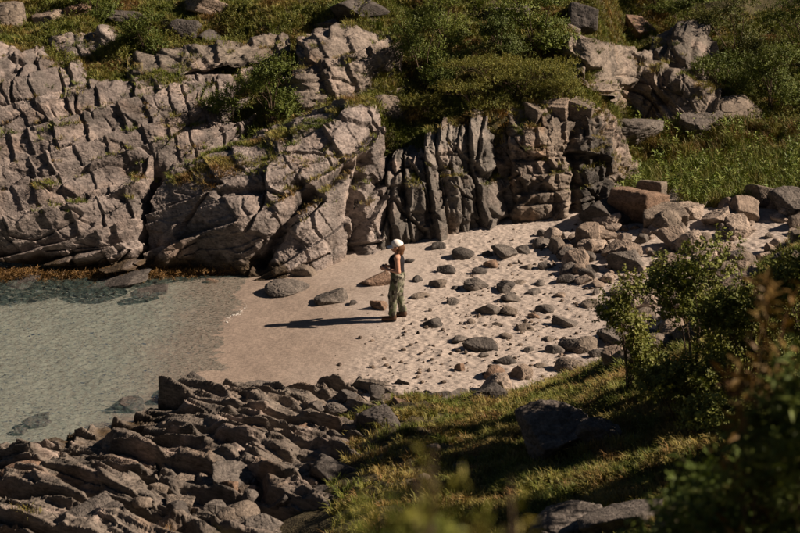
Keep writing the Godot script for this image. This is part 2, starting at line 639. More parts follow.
func closed_mesh(P: PackedVector3Array, f: PackedInt32Array, C: PackedColorArray) -> ArrayMesh:
	var N := PackedVector3Array()
	N.resize(P.size())
	var I := PackedInt32Array()
	I.resize(f.size())
	for k in range(0, f.size(), 3):
		var a := f[k]
		var b := f[k + 1]
		var c := f[k + 2]
		var n := (P[b] - P[a]).cross(P[c] - P[a])
		N[a] += n
		N[b] += n
		N[c] += n
		I[k] = a
		I[k + 1] = c
		I[k + 2] = b
	for i in N.size(): N[i] = N[i].normalized()
	return mesh_of(P, N, C, I)

func rock_mesh(sd: int, level: int, planes: int, bump: float, tone: Color, rough: float, blocky := false) -> ArrayMesh:
	var r := RandomNumberGenerator.new()
	r.seed = sd * 7919 + 13
	blend_m = 0.04
	var pn := []
	var pd := PackedFloat32Array()
	for k in planes:
		var n := Vector3(r.randfn(), r.randfn() * 0.8, r.randfn()).normalized()
		var far := r.randf_range(0.48, 0.98)
		if blocky and k < 6:
			n = Vector3.ZERO
			n[k % 3] = 1.0 if k < 3 else -1.0
			n = (n + Vector3(r.randfn(), r.randfn(), r.randfn()) * 0.26).normalized()
			far = r.randf_range(0.5, 0.86)
		elif blocky: far = r.randf_range(0.7, 0.92)
		pn.append(n)
		pd.append(far)
	var s := icosphere(level)
	var P := PackedVector3Array()
	var C := PackedColorArray()
	var off := Vector3(sd * 3.7, sd * 1.3, 0)
	for v: Vector3 in s[0]:
		var acc := 0.0
		for k in planes:
			var c: float = v.dot(pn[k])
			if c > 0.05:
				acc += pow(c / pd[k], rough)
		var rad := 1.0 / pow(acc + pow(1.0 / 1.25, rough), 1.0 / rough)
		var p := v * rad
		var w := n_mid.get_noise_3dv(p * 22.0 + off)
		var w2 := n_hi.get_noise_3dv(p * 24.0 + off)
		var ax: Vector3 = pn[0]
		var strata := bed(p.dot(ax) * 0.9 + w * 0.05, 0.22, 0.07, 0.05, sd + 400) + bed(p.dot(pn[1]) + w * 0.05, 0.5, 0.07, 0.0, sd + 500)
		p *= 0.96 + strata * (0.25 + 0.75 * (sd % 3) * 0.5) - 0.05 * exp(-pow(n_lo.get_noise_3dv(p * 60.0 + off * 2.0) / 0.05, 2.0))
		p *= 1.0 + bump * w + bump * 0.6 * w2 + bump * 0.8 * n_lo.get_noise_3dv(p * 45.0 + off)
		P.append(p)
		var t := 1.0 + 0.35 * w + 0.2 * w2
		var col := Color(tone.r * t, tone.g * t, tone.b * t)
		C.append(col)
	return closed_mesh(P, s[1], C)

const TONES := [Color(0.25, 0.215, 0.18), Color(0.185, 0.17, 0.155), Color(0.34, 0.28, 0.23), Color(0.12, 0.112, 0.105), Color(0.27, 0.19, 0.14), Color(0.46, 0.39, 0.33)]

func make_rocks() -> void:
	for k in 18:
		rock_small.append(rock_mesh(k + 1, 3, 6 + k % 4, 0.05 if k % 2 else 0.03, TONES[k % 6], 46.0))
	for k in 18:
		rock_block.append(rock_mesh(k + 120, 4, 7 + k % 4, 0.05 if k % 2 else 0.03, TONES[k % 6], 60.0, true))
	for k in 18:
		rock_large.append(rock_mesh(k + 60, 5, 7 + k % 6, 0.06 if k % 2 else 0.03, TONES[k % 6], 44.0 if k % 3 else 20.0))

# a loose rock whose seen width is w pixels; base at picture point (px, py)
func stone(px: float, py: float, w: float, flat: float, tone: int, called: String, label: String, cat: String, group: String, big := false, sink := 0.25, d0 := 14.0, long := 1.0) -> MeshInstance3D:
	var p := hit(px, py, d0)
	return stone_at(p, w / metre(p), flat, tone, called, label, cat, group, big, sink, long)

func stone_at(p: Vector3, width: float, flat: float, tone: int, called: String, label: String, cat: String, group: String, big := false, sink := 0.25, long := 1.0) -> MeshInstance3D:
	var lib := rock_block if (cat in ["boulder", "rock"] or called == "shore_stone") and rng.randf() < 0.6 else rock_large if big else rock_small
	var k := tone + 6 * rng.randi_range(0, lib.size() / 6 - 1)
	var o := put(called, lib[k], M.boulder)
	var s := width * 0.5 / 0.85
	var depth := s * rng.randf_range(0.75, 1.05)
	o.transform = Transform3D(Basis(Vector3.UP, rng.randf_range(-0.5, 0.5)) * Basis(Vector3.RIGHT, rng.randf_range(-0.25, 0.25)) * Basis(Vector3.BACK, rng.randf_range(-0.25, 0.25)) * Basis.from_scale(Vector3(s * long, s * flat, depth)) * Basis(Vector3.UP, rng.randf_range(0, TAU) if long == 1.0 else 0.0), p + Vector3(0, s * flat * (0.8 - 2.0 * sink * 0.8), 0))
	tag(o, label, cat, group)
	return o

# ---------------------------------------------------------------- plants
class Bag:
	var P := PackedVector3Array()
	var N := PackedVector3Array()
	var C := PackedColorArray()
	var I := PackedInt32Array()
	func tri(a: Vector3, b: Vector3, c: Vector3, col: Color, up: Vector3) -> void:
		var n := (c - a).cross(b - a).normalized()
		var k := P.size()
		if n.dot(up) < 0.0:
			n = -n
			P.append_array(PackedVector3Array([a, c, b]))
		else:
			P.append_array(PackedVector3Array([a, b, c]))
		N.append_array(PackedVector3Array([n, n, n]))
		C.append_array(PackedColorArray([col, col, col]))
		I.append_array(PackedInt32Array([k, k + 1, k + 2]))
	func leaf(b: Vector3, dir: Vector3, up: Vector3, l: float, w: float, col: Color) -> void:
		var s := dir.cross(up).normalized() * w * 0.5
		var u := s.cross(dir).normalized()
		var t := b + dir * l - u * l * 0.12
		var m := b + dir * l * 0.48
		var e := u * w * 0.22
		tri(b, m + s + e, m, col, u)
		tri(m, m + s + e, t, col, u)
		tri(b, m, m - s + e, col, u)
		tri(m, t, m - s + e, col, u)
	func tube(pts: PackedVector3Array, r0: float, r1: float, sides: int, col: Color) -> void:
		var start := P.size()
		var n := pts.size()
		for i in n:
			var dir := (pts[mini(i + 1, n - 1)] - pts[maxi(i - 1, 0)]).normalized()
			var s := dir.cross(Vector3(0.31, 0.2, 0.93)).normalized()
			var u := s.cross(dir).normalized()
			var r := lerpf(r0, r1, float(i) / (n - 1))
			for k in sides:
				var a := TAU * k / sides
				var nn := s * cos(a) + u * sin(a)
				P.append(pts[i] + nn * r)
				N.append(nn)
				C.append(col)
		for i in n - 1:
			for k in sides:
				var a := start + i * sides + k
				var b := start + i * sides + (k + 1) % sides
				I.append_array(PackedInt32Array([a, b, a + sides, b, b + sides, a + sides]))
	func mesh() -> ArrayMesh:
		var a := []
		a.resize(Mesh.ARRAY_MAX)
		a[Mesh.ARRAY_VERTEX] = P
		a[Mesh.ARRAY_NORMAL] = N
		a[Mesh.ARRAY_COLOR] = C
		a[Mesh.ARRAY_INDEX] = I
		var m := ArrayMesh.new()
		m.add_surface_from_arrays(Mesh.PRIMITIVE_TRIANGLES, a)
		return m

func rv() -> Vector3:
	return Vector3(rng.randfn(), rng.randfn(), rng.randfn()).normalized()

func sprig(leaves: int, l: float, w: float, twig: float, spread: float) -> ArrayMesh:
	var b := Bag.new()
	var tip := Vector3(rng.randf_range(-0.15, 0.15), 1.0, rng.randf_range(-0.15, 0.15)) * twig
	b.tube(PackedVector3Array([Vector3.ZERO, tip * 0.5 + Vector3(0.01, 0, 0), tip]), 0.0028, 0.0012, 3, Color(0.9, 0.7, 0.6))
	for k in leaves:
		var t := (k + 0.6) / leaves
		var a := k * 2.4 + rng.randf_range(-0.5, 0.5)
		var out := Vector3(cos(a), 0, sin(a))
		var dir := (out * spread + Vector3.UP * rng.randf_range(0.1, 0.8) + rv() * 0.25).normalized()
		var c := rng.randf_range(0.72, 1.28)
		b.leaf(tip * t, dir, (Vector3.UP + rv() * 0.35).normalized(), l * rng.randf_range(0.7, 1.2), w * rng.randf_range(0.8, 1.2), Color(c * rng.randf_range(0.92, 1.15), c, c))
	return b.mesh()

func tuft(blades: int, h: float, w: float, lean: float, rad: float) -> ArrayMesh:
	var b := Bag.new()
	for k in blades:
		var a := rng.randf() * TAU
		var out := Vector3(cos(a), 0, sin(a))
		var side := Vector3(-sin(a + 0.7), 0, cos(a + 0.7)) * w * rng.randf_range(0.7, 1.3)
		var p0 := out * rad * sqrt(rng.randf())
		var hh := h * rng.randf_range(0.5, 1.15)
		var le := lean * rng.randf_range(0.3, 1.5)
		var p1 := p0 + Vector3.UP * hh * 0.55 + out * hh * le * 0.28
		var p2 := p0 + Vector3.UP * hh * (1.0 - 0.35 * minf(le, 1.2)) + out * hh * le
		var c := rng.randf_range(0.6, 1.35)
		var col := Color(c * rng.randf_range(0.9, 1.3), c, c * rng.randf_range(0.8, 1.0))
		var up := (Vector3.UP * 0.5 + out).normalized()
		b.tri(p0 - side, p0 + side, p1 + side * 0.8, col, up)
		b.tri(p0 - side, p1 + side * 0.8, p1 - side * 0.8, col, up)
		b.tri(p1 - side * 0.8, p1 + side * 0.8, p2, col, up)
	return b.mesh()

func copies(called: String, mesh: Mesh, m: Material, where: Array, tints: PackedColorArray, parent: Node = null) -> MultiMeshInstance3D:
	var mm := MultiMesh.new()
	mm.transform_format = MultiMesh.TRANSFORM_3D
	mm.use_colors = true
	mm.mesh = mesh
	mm.instance_count = where.size()
	for i in where.size():
		mm.set_instance_transform(i, where[i])
		mm.set_instance_color(i, tints[i])
	var o := MultiMeshInstance3D.new()
	o.multimesh = mm
	o.material_override = m
	if parent == null:
		o.name = numbered(called)
		add_child(o)
	else:
		o.name = called
		parent.add_child(o, true)
	return o

func spin(up: Vector3, s: float) -> Basis:
	var y := up.normalized()
	var x := y.cross(Vector3(0.3, 0.1, 0.95)).normalized()
	return Basis(x, y, x.cross(y)) * Basis(Vector3.UP, rng.randf() * TAU) * Basis.from_scale(Vector3(s, s, s))

# a shrub at its foot: size in metres, n sprigs, colours c0..c1
func shrub(called: String, label: String, cat: String, group: String, foot: Vector3, wide: float, tall: float, n: int, mesh: Mesh, size: float, c0: Color, c1: Color, clumps := 8, bare := 0.25, stem := 0.02) -> Node3D:
	var o := base(called, foot)
	tag(o, label, cat, group)
	var where := []
	var tints := PackedColorArray()
	var b := Bag.new()
	for k in clumps:
		var t := (k + 0.5) / clumps
		var ang := k * 2.4 + rng.randf() * 0.8
		var hh := lerpf(bare, 0.88, fmod(k * 0.618 + rng.randf() * 0.15, 1.0))
		var reach := wide * 0.5 * (0.30 + 0.5 * rng.randf()) * (1.15 - 0.55 * absf(hh - 0.45))
		var c := Vector3(cos(ang) * reach, tall * hh, sin(ang) * reach * 0.8)
		var r := Vector3(wide * rng.randf_range(0.16, 0.28), tall * rng.randf_range(0.12, 0.22), wide * rng.randf_range(0.15, 0.25))
		var bend := Vector3(c.x * 0.35, c.y * 0.55, c.z * 0.35) + rv() * wide * 0.05
		b.tube(PackedVector3Array([Vector3(c.x * 0.06, -0.1, c.z * 0.06), bend * 0.5, bend, c, c + Vector3(c.x * 0.3, r.y * 0.8, c.z * 0.3)]), stem, stem * 0.2, 5, Color(0.16, 0.12, 0.085))
		for s in 3:
			var e := c + rv() * r * 0.9
			b.tube(PackedVector3Array([bend.lerp(c, 0.5), (bend + e) * 0.5 + rv() * 0.03, e]), stem * 0.35, stem * 0.12, 4, Color(0.17, 0.12, 0.085))
		var tone := rng.randf()
		for i in n / clumps:
			var dir := rv()
			if dir.y < -0.3: dir.y *= 0.4
			var p := c + dir * r * pow(rng.randf(), 0.45) * rng.randf_range(0.9, 1.12)
			where.append(Transform3D(spin(dir * 0.7 + Vector3.UP * 0.55 + rv() * 0.6, size * rng.randf_range(0.7, 1.3)), p))
			tints.append(c0.lerp(c1, clampf(tone * 0.5 + rng.randf() * 0.6, 0, 1)))
	put("branches", b.mesh(), M.bark, o)
	copies("foliage", mesh, M.leaf, where, tints, o).set_meta("kind", "stuff")
	return o

func grass_tone(x: float, d: float, dry: float) -> Color:
	var a := n_lo.get_noise_2d(x * 70.0 + 9.0, d * 70.0)
	var b := n_mid.get_noise_2d(x * 30.0, d * 30.0 + 50.0)
	var g := Color(0.155, 0.185, 0.036).lerp(Color(0.085, 0.115, 0.022), ss(-0.2, 0.4, b))
	g = g.lerp(Color(0.33, 0.25, 0.095), clampf(dry + a * 0.9 + rng.randf_range(-0.25, 0.25), 0, 0.9))
	return g.lerp(Color(0.20, 0.10, 0.045), ss(0.25, 0.5, b + a * 0.5) * 0.6)

const SHELF := [[395.0, 26.4], [420.0, 24.9], [450.0, 23.4], [480.0, 22.0], [510.0, 20.7], [560.0, 19.3]]

func shelf(px: float, py: float) -> Vector3:
	var q := py + 0.10 * (px - 260.0) * (0.4 if px > 260.0 else 1.0) * ss(540.0, 440.0, py)
	var k := 0
	while k < SHELF.size() - 2 and q > SHELF[k + 1][0]: k += 1
	var d := lerpf(SHELF[k][1], SHELF[k + 1][1], clampf((q - SHELF[k][0]) / (SHELF[k + 1][0] - SHELF[k][0]), -0.3, 1.2))
	return at(px, py, d)

func sized(w: float) -> String:
	return "tiny" if w < 11.0 else "small" if w < 15.0 else "modest" if w < 19.0 else "middling" if w < 24.0 else "large" if w < 32.0 else "very large"

func beach_place(px: float, py: float) -> String:
	if Vector2(px - 397.0, py - 319.0).length() < 48.0: return "near the person's feet"
	if px < 345.0: return "on the smooth wet sand below the pale slab"
	if py < 262.0: return "close under the rock pillars"
	if px > 555.0: return "at the edge of the scree"
	if py > 346.0: return "just above the grassy bank"
	if px < 462.0: return "between the person and the trampled sand"
	return "out on the open trampled sand"

func scree_place(px: float, py: float) -> String:
	if px > 720.0 and py < 250.0: return "at the head of the scree by the tall grass"
	if py < 236.0: return "below the large brown boulder"
	if px < 590.0: return "strewn from the scree onto the sand"
	if px > 680.0: return "in the scree behind the open birch bush"
	if py > 320.0: return "where the scree meets the bank"
	return "in the middle of the scree"

func shore_place(px: float, py: float) -> String:
	if px > 330.0: return "among the shore rocks against the grassy bank"
	if py < 445.0 and px > 190.0: return "among the shore rocks at the sand's edge"
	if px < 175.0 and py < 488.0: return "among the shore rocks at the water's edge"
	if px < 175.0: return "beside the great furrowed crag"
	if px < 250.0: return "beside the broad cracked grey boulder"
	return "between the cracked boulder and the long dark slab"

func turf_place(px: float, py: float) -> String:
	if px < 130.0: return "above the small broken outcrop"
	if px < 260.0: return "near the low slab ledges"
	if px < 400.0: return "around the layered outcrop"
	if px < 560.0: return "among the upper bushes"
	return "at the head of the gully"
# ---------------------------------------------------------------- person
# bones: [a, b, radius a, radius b]; the union is blended with k and meshed as surface nets
func nets(bones: Array, cell: float, k: float, tint: Callable, clip = null) -> ArrayMesh:
	var lo := Vector3(9, 9, 9)
	var hi := -lo
	for b in bones:
		var r := maxf(b[2], b[3]) + cell * 3.0
		lo = lo.min(b[0] - Vector3(r, r, r)).min(b[1] - Vector3(r, r, r))
		hi = hi.max(b[0] + Vector3(r, r, r)).max(b[1] + Vector3(r, r, r))
	var nx := int((hi.x - lo.x) / cell) + 2
	var ny := int((hi.y - lo.y) / cell) + 2
	var nz := int((hi.z - lo.z) / cell) + 2
	var V := PackedFloat32Array()
	V.resize(nx * ny * nz)
	V.fill(1.0)
	for b in bones:
		var pa: Vector3 = b[0]
		var ab: Vector3 = b[1] - b[0]
		var ra: float = b[2]
		var rb: float = b[3]
		var l2 := maxf(ab.length_squared(), 1e-9)
		var r := maxf(ra, rb) + k + cell * 2.0
		var m0 := ((b[0] as Vector3).min(b[1]) - Vector3(r, r, r) - lo) / cell
		var m1 := ((b[0] as Vector3).max(b[1]) + Vector3(r, r, r) - lo) / cell
		for z in range(maxi(0, int(m0.z)), mini(nz, int(m1.z) + 2)):
			for y in range(maxi(0, int(m0.y)), mini(ny, int(m1.y) + 2)):
				for x in range(maxi(0, int(m0.x)), mini(nx, int(m1.x) + 2)):
					var p := lo + Vector3(x, y, z) * cell
					var t := clampf((p - pa).dot(ab) / l2, 0.0, 1.0)
					var d := (p - pa - ab * t).length() - lerpf(ra, rb, t)
					var q := (z * ny + y) * nx + x
					var o := V[q]
					var h := clampf(0.5 + 0.5 * (o - d) / k, 0.0, 1.0)
					V[q] = lerpf(o, d, h) - k * h * (1.0 - h)
	if clip != null:
		for z in nz:
			for y in ny:
				for x in nx:
					var q := (z * ny + y) * nx + x
					if V[q] < 0.1: V[q] = maxf(V[q], clip.call(lo + Vector3(x, y, z) * cell))
	var at_cell := {}
	var P := PackedVector3Array()
	var F3 := PackedInt32Array()
	var step := [1, nx, nx * ny]
	for z in nz - 1:
		for y in ny - 1:
			for x in nx - 1:
				var q := (z * ny + y) * nx + x
				var s := 0
				var c := Vector3.ZERO
				var n := 0
				var v0 := V[q] < 0.0
				var all := true
				for i in range(1, 8):
					if (V[q + (i & 1) + ((i >> 1) & 1) * nx + (i >> 2) * nx * ny] < 0.0) != v0:
						all = false
						break
				if all: continue
				for i in 8:
					var qi := q + (i & 1) + ((i >> 1) & 1) * nx + (i >> 2) * nx * ny
					for ax in 3:
						if i & (1 << ax): continue
						var va := V[qi]
						var vb := V[qi + step[ax]]
						if (va < 0.0) == (vb < 0.0): continue
						var t := va / (va - vb)
						var e := Vector3(i & 1, (i >> 1) & 1, i >> 2)
						e[ax] += t
						c += e
						n += 1
				at_cell[q] = P.size()
				P.append(lo + (Vector3(x, y, z) + c / n) * cell)
	for q: int in at_cell:
		for ax in 3:
			var o: int = q + step[ax]
			if o >= V.size() or (V[q] < 0.0) == (V[o] < 0.0): continue
			var b: int = step[(ax + 1) % 3]
			var c: int = step[(ax + 2) % 3]
			if not (at_cell.has(q - b) and at_cell.has(q - c) and at_cell.has(q - b - c)): continue
			var i0: int = at_cell[q]
			var i1: int = at_cell[q - b]
			var i2: int = at_cell[q - b - c]
			var i3: int = at_cell[q - c]
			if V[q] < 0.0: F3.append_array(PackedInt32Array([i0, i1, i2, i0, i2, i3]))
			else: F3.append_array(PackedInt32Array([i0, i2, i1, i0, i3, i2]))
	var C := PackedColorArray()
	for p in P: C.append(tint.call(p))
	return closed_mesh(P, F3, C)

func cloth(called: String, rough: float) -> StandardMaterial3D:
	var m := StandardMaterial3D.new()
	m.resource_name = called
	m.vertex_color_use_as_albedo = true
	m.roughness = rough
	m.metallic_specular = 0.3
	return m

func build_person(foot: Vector3, turn: float) -> void:
	var o := base("person", foot, turn)
	o.scale = Vector3(1.04, 0.95, 1.07)
	tag(o, "person in white cap, black tank top and camouflage trousers standing on the sand", "person")
	var v := func(x, y, z): return Vector3(x, y, z)
	var skin := Color(0.46, 0.27, 0.185)
	var bones := [
		[v.call(0, 0.92, -0.01), v.call(0, 1.04, 0.0), 0.125, 0.108], [v.call(0, 1.04, 0.0), v.call(0, 1.24, 0.0), 0.108, 0.120], [v.call(-0.05, 1.24, 0.03), v.call(0.05, 1.24, 0.03), 0.10, 0.10],
		[v.call(0, 1.24, -0.01), v.call(0, 1.37, -0.02), 0.11, 0.07], [v.call(0, 1.36, -0.02), v.call(0, 1.46, 0.0), 0.052, 0.05],
		[v.call(0, 1.55, -0.01), v.call(0, 1.50, 0.02), 0.095, 0.078], [v.call(0, 1.47, 0.055), v.call(0, 1.50, 0.04), 0.042, 0.06], [v.call(0, 1.525, 0.085), v.call(0, 1.50, 0.112), 0.016, 0.017],
		[v.call(0.088, 1.535, 0.0), v.call(0.088, 1.51, 0.0), 0.022, 0.014], [v.call(-0.088, 1.535, 0.0), v.call(-0.088, 1.51, 0.0), 0.022, 0.014], [v.call(-0.02, 1.472, 0.092), v.call(0.02, 1.472, 0.092), 0.011, 0.011]]
	var legs := []
	for s in [-1.0, 1.0]:
		var el: Vector3 = v.call(s * 0.235, 1.075, -0.055)
		var wr: Vector3 = v.call(s * 0.095, 1.075, 0.165)
		bones.append_array([[v.call(0, 1.34, -0.02), v.call(s * 0.165, 1.345, -0.02), 0.06, 0.055], [v.call(s * 0.168, 1.345, -0.02), el, 0.052, 0.040], [el, wr, 0.040, 0.027],
			[v.call(s * 0.08, 0.90, -0.015), v.call(s * 0.105, 0.50, 0.025 + s * 0.04), 0.095, 0.062], [v.call(s * 0.105, 0.50, 0.025 + s * 0.04), v.call(s * 0.12, 0.10, -0.02 + s * 0.08), 0.060, 0.038], [v.call(s * 0.12, 0.06, -0.03 + s * 0.08), v.call(s * 0.135, 0.04, 0.13 + s * 0.08), 0.036, 0.032]])
		legs.append_array([[v.call(s * 0.075, 0.92, -0.02), v.call(s * 0.105, 0.52, 0.025 + s * 0.04), 0.122, 0.084], [v.call(s * 0.105, 0.52, 0.025 + s * 0.04), v.call(s * 0.12, 0.13, -0.015 + s * 0.08), 0.082, 0.064], [v.call(s * 0.12, 0.15, -0.01 + s * 0.08), v.call(s * 0.12, 0.12, s * 0.08), 0.070, 0.066]])
		# hand: palm, four curled fingers of different lengths and a thumb
		bones.append([wr, v.call(s * 0.075, 1.085, 0.215), 0.026, 0.030])
		for f in 4:
			var y0 := 1.115 - f * 0.019
			var ln: float = [0.034, 0.039, 0.036, 0.028][f]
			var a: Vector3 = v.call(s * 0.072, y0, 0.225)
			var b: Vector3 = a + v.call(s * 0.006, 0.002, ln)
			var c: Vector3 = b + v.call(-s * 0.022, -0.002, ln * 0.35)
			var e: Vector3 = c + v.call(-s * 0.018, -0.002, -0.012)
			bones.append_array([[a, b, 0.0095, 0.009], [b, c, 0.009, 0.0085], [c, e, 0.0085, 0.0075]])
		bones.append_array([[v.call(s * 0.072, 1.10, 0.19), v.call(s * 0.055, 1.135, 0.205), 0.012, 0.010], [v.call(s * 0.055, 1.135, 0.205), v.call(s * 0.036, 1.142, 0.22), 0.010, 0.008]])
	put("body", nets(bones, 0.011, 0.022, func(p):
		if p.z > 0.05 and absf(p.y - 1.474) < 0.007 and absf(p.x) < 0.028 and p.y > 1.4: return Color(0.36, 0.15, 0.12)
		if p.z > 0.07 and absf(p.y - 1.535) < 0.010 and absf(absf(p.x) - 0.034) < 0.014: return Color(0.04, 0.03, 0.025)
		return skin), cloth("skin", 0.5), o)
	var torso := []
	for k in 4: torso.append([bones[k][0], bones[k][1], bones[k][2] + 0.014, bones[k][3] + 0.014])
	torso.append([v.call(-0.09, 1.33, -0.02), v.call(-0.085, 1.24, 0.03), 0.062, 0.085])
	torso.append([v.call(0.09, 1.33, -0.02), v.call(0.085, 1.24, 0.03), 0.062, 0.085])
	torso.append([v.call(-0.06, 1.23, 0.075), v.call(-0.05, 1.19, 0.06), 0.062, 0.06])
	torso.append([v.call(0.06, 1.23, 0.075), v.call(0.05, 1.19, 0.06), 0.062, 0.06])
	put("tank_top", nets(torso, 0.013, 0.03, func(p): return Color(0.018, 0.018, 0.020), func(p): return maxf(maxf(0.985 - p.y, p.y - 1.385), 0.05 - Vector2(p.x, (p.y - 1.40) * 0.8).length())), cloth("black_jersey", 0.85), o)
	legs.append([v.call(0, 0.93, -0.02), v.call(0, 1.00, 0.0), 0.138, 0.125])
	put("trousers", nets(legs, 0.014, 0.03, func(p):
		var a := n_mid.get_noise_3dv(p * Vector3(220, 130, 220))
		var b := n_mid.get_noise_3dv(p * Vector3(180, 120, 180) + Vector3(90, 20, 4))
		if a > 0.16: return Color(0.04, 0.038, 0.028)
		if b > 0.14: return Color(0.25, 0.24, 0.19)
		if a < -0.22: return Color(0.10, 0.125, 0.065)
		return Color(0.125, 0.13, 0.09), func(p): return maxf(0.115 - p.y + 0.012 * sin(p.x * 60.0), p.y - 1.02)), cloth("camouflage_cotton", 0.9), o)
	put("belt", nets([[v.call(0, 1.00, -0.005), v.call(0, 1.02, -0.003), 0.132, 0.130]], 0.014, 0.02, func(p): return Color(0.03, 0.025, 0.02), func(p): return maxf(0.995 - p.y, p.y - 1.028)), cloth("belt_leather", 0.6), o)
	for s in [-1.0, 1.0]:
		var boot := put("boot", nets([[v.call(s * 0.12, 0.15, -0.02 + s * 0.08), v.call(s * 0.12, 0.06, -0.035 + s * 0.08), 0.058, 0.056], [v.call(s * 0.122, 0.055, -0.03 + s * 0.08), v.call(s * 0.14, 0.045, 0.14 + s * 0.08), 0.052, 0.046]], 0.012, 0.02, func(p): return Color(0.075, 0.045, 0.03), func(p): return 0.012 - p.y), cloth("boot_leather", 0.6), o)
		put("sole", nets([[v.call(s * 0.122, 0.015, -0.03 + s * 0.08), v.call(s * 0.14, 0.015, 0.14 + s * 0.08), 0.058, 0.052]], 0.012, 0.01, func(p): return Color(0.02, 0.018, 0.016), func(p): return maxf(-0.004 - p.y, p.y - 0.022)), cloth("rubber", 0.8), boot)
	put("hair", nets([[v.call(0, 1.555, -0.03), v.call(0, 1.50, -0.055), 0.094, 0.085], [v.call(0, 1.50, -0.06), v.call(0, 1.40, -0.08), 0.076, 0.042], [v.call(0.06, 1.51, -0.035), v.call(0.078, 1.41, -0.03), 0.036, 0.02], [v.call(-0.055, 1.50, -0.03), v.call(-0.075, 1.39, -0.03), 0.036, 0.02], [v.call(0.03, 1.42, -0.075), v.call(0.05, 1.36, -0.085), 0.034, 0.016]],
		0.012, 0.03, func(p):
		var t: float = 1.0 + 0.5 * n_mid.get_noise_3dv(p * Vector3(400, 60, 400))
		return Color(0.11 * t, 0.055 * t, 0.028 * t)), cloth("brown_hair", 0.55), o)
	var cap := put("cap", nets([[v.call(0, 1.575, -0.015), v.call(0, 1.58, -0.01), 0.103, 0.098], [v.call(0, 1.60, 0.01), v.call(0, 1.605, 0.02), 0.078, 0.075]], 0.010, 0.03, func(p): return Color(0.78, 0.76, 0.73), func(p): return 1.555 - p.y - 0.25 * p.z), cloth("white_cotton", 0.85), o)
	var br := Bag.new()
	for i in 12:
		var a0 := PI * i / 12.0
		var a1 := PI * (i + 1) / 12.0
		for lay in 2:
			var y := 1.556 + lay * 0.007
			var f := func(a: float, r: float) -> Vector3: return Vector3(cos(a) * 0.094, y - 0.030 * r - 0.014 * absf(cos(a)), 0.045 + sin(a) * (0.04 + 0.105 * r))
			var up := Vector3.UP if lay else Vector3.DOWN
			br.tri(f.call(a0, 0.0), f.call(a1, 0.0), f.call(a1, 1.0), Color(0.78, 0.76, 0.73), up)
			br.tri(f.call(a0, 0.0), f.call(a1, 1.0), f.call(a0, 1.0), Color(0.78, 0.76, 0.73), up)
	put("brim", br.mesh(), cloth("white_cotton_brim", 0.85), cap)
	# the small camera in the hands
	var t := o.transform
	var c := base("photo_camera", t * Vector3(0, 1.09, 0.235), turn)
	tag(c, "small black camera held in the person's hands", "camera")
	var bx := BoxMesh.new()
	bx.size = Vector3(0.115, 0.075, 0.035)
	put("camera_body", bx, plain("black_plastic", Color(0.015, 0.015, 0.016), 0.5), c)
	var ln := CylinderMesh.new()
	ln.top_radius = 0.030
	ln.bottom_radius = 0.032
	ln.height = 0.06
	var lo := put("lens", ln, plain("black_lens_barrel", Color(0.02, 0.02, 0.02), 0.35), c)
	lo.rotation.x = PI / 2
	lo.position = Vector3(0, -0.004, 0.045)
	var pr := PrismMesh.new()
	pr.size = Vector3(0.05, 0.02, 0.03)
	put("viewfinder", pr, plain("black_plastic_top", Color(0.015, 0.015, 0.016), 0.5), c).position = Vector3(0, 0.047, 0)

# ---------------------------------------------------------------- scene
func sand_h(x: float, d: float) -> float:
	var y := beach(x, d)
	var e := lerpf(-1.3, 0.6, clampf((d - 27.0) / 7.0, 0, 1)) + 0.5 * n_lo.get_noise_2d(x * 60, d * 60)
	var m := ss(e - 0.3, e + 0.5, x)
	y += 0.012 * n_lo.get_noise_2d(x * 120.0, d * 120.0)
	if m > 0.0:
		var c := n_cell.get_noise_2d(x * 100.0, d * 100.0)
		y += m * (0.042 * (c + 0.6) * (0.6 + 0.8 * n_lo.get_noise_2d(x * 45.0, d * 45.0 + 9.0)) + 0.022 * n_mid.get_noise_2d(x * 190.0, d * 190.0))
	y += 0.004 * n_hi.get_noise_2d(x * 200.0, d * 200.0)
	return y

func sand_c(x: float, d: float, y: float) -> Color:
	var dry := ss(-0.16, 0.02, beach(x, d) + 0.05 * n_lo.get_noise_2d(x * 50, d * 50))
	var c := Color(0.375, 0.305, 0.25).lerp(Color(0.55, 0.48, 0.42), dry)
	c = c.lerp(Color(0.37, 0.385, 0.325), ss(-0.27, -0.50, y + 0.05 * n_lo.get_noise_2d(x * 50, d * 50)))
	var t := 1.0 + 0.12 * n_mid.get_noise_2d(x * 50, d * 50)
	return Color(c.r * t, c.g * t, c.b * t)

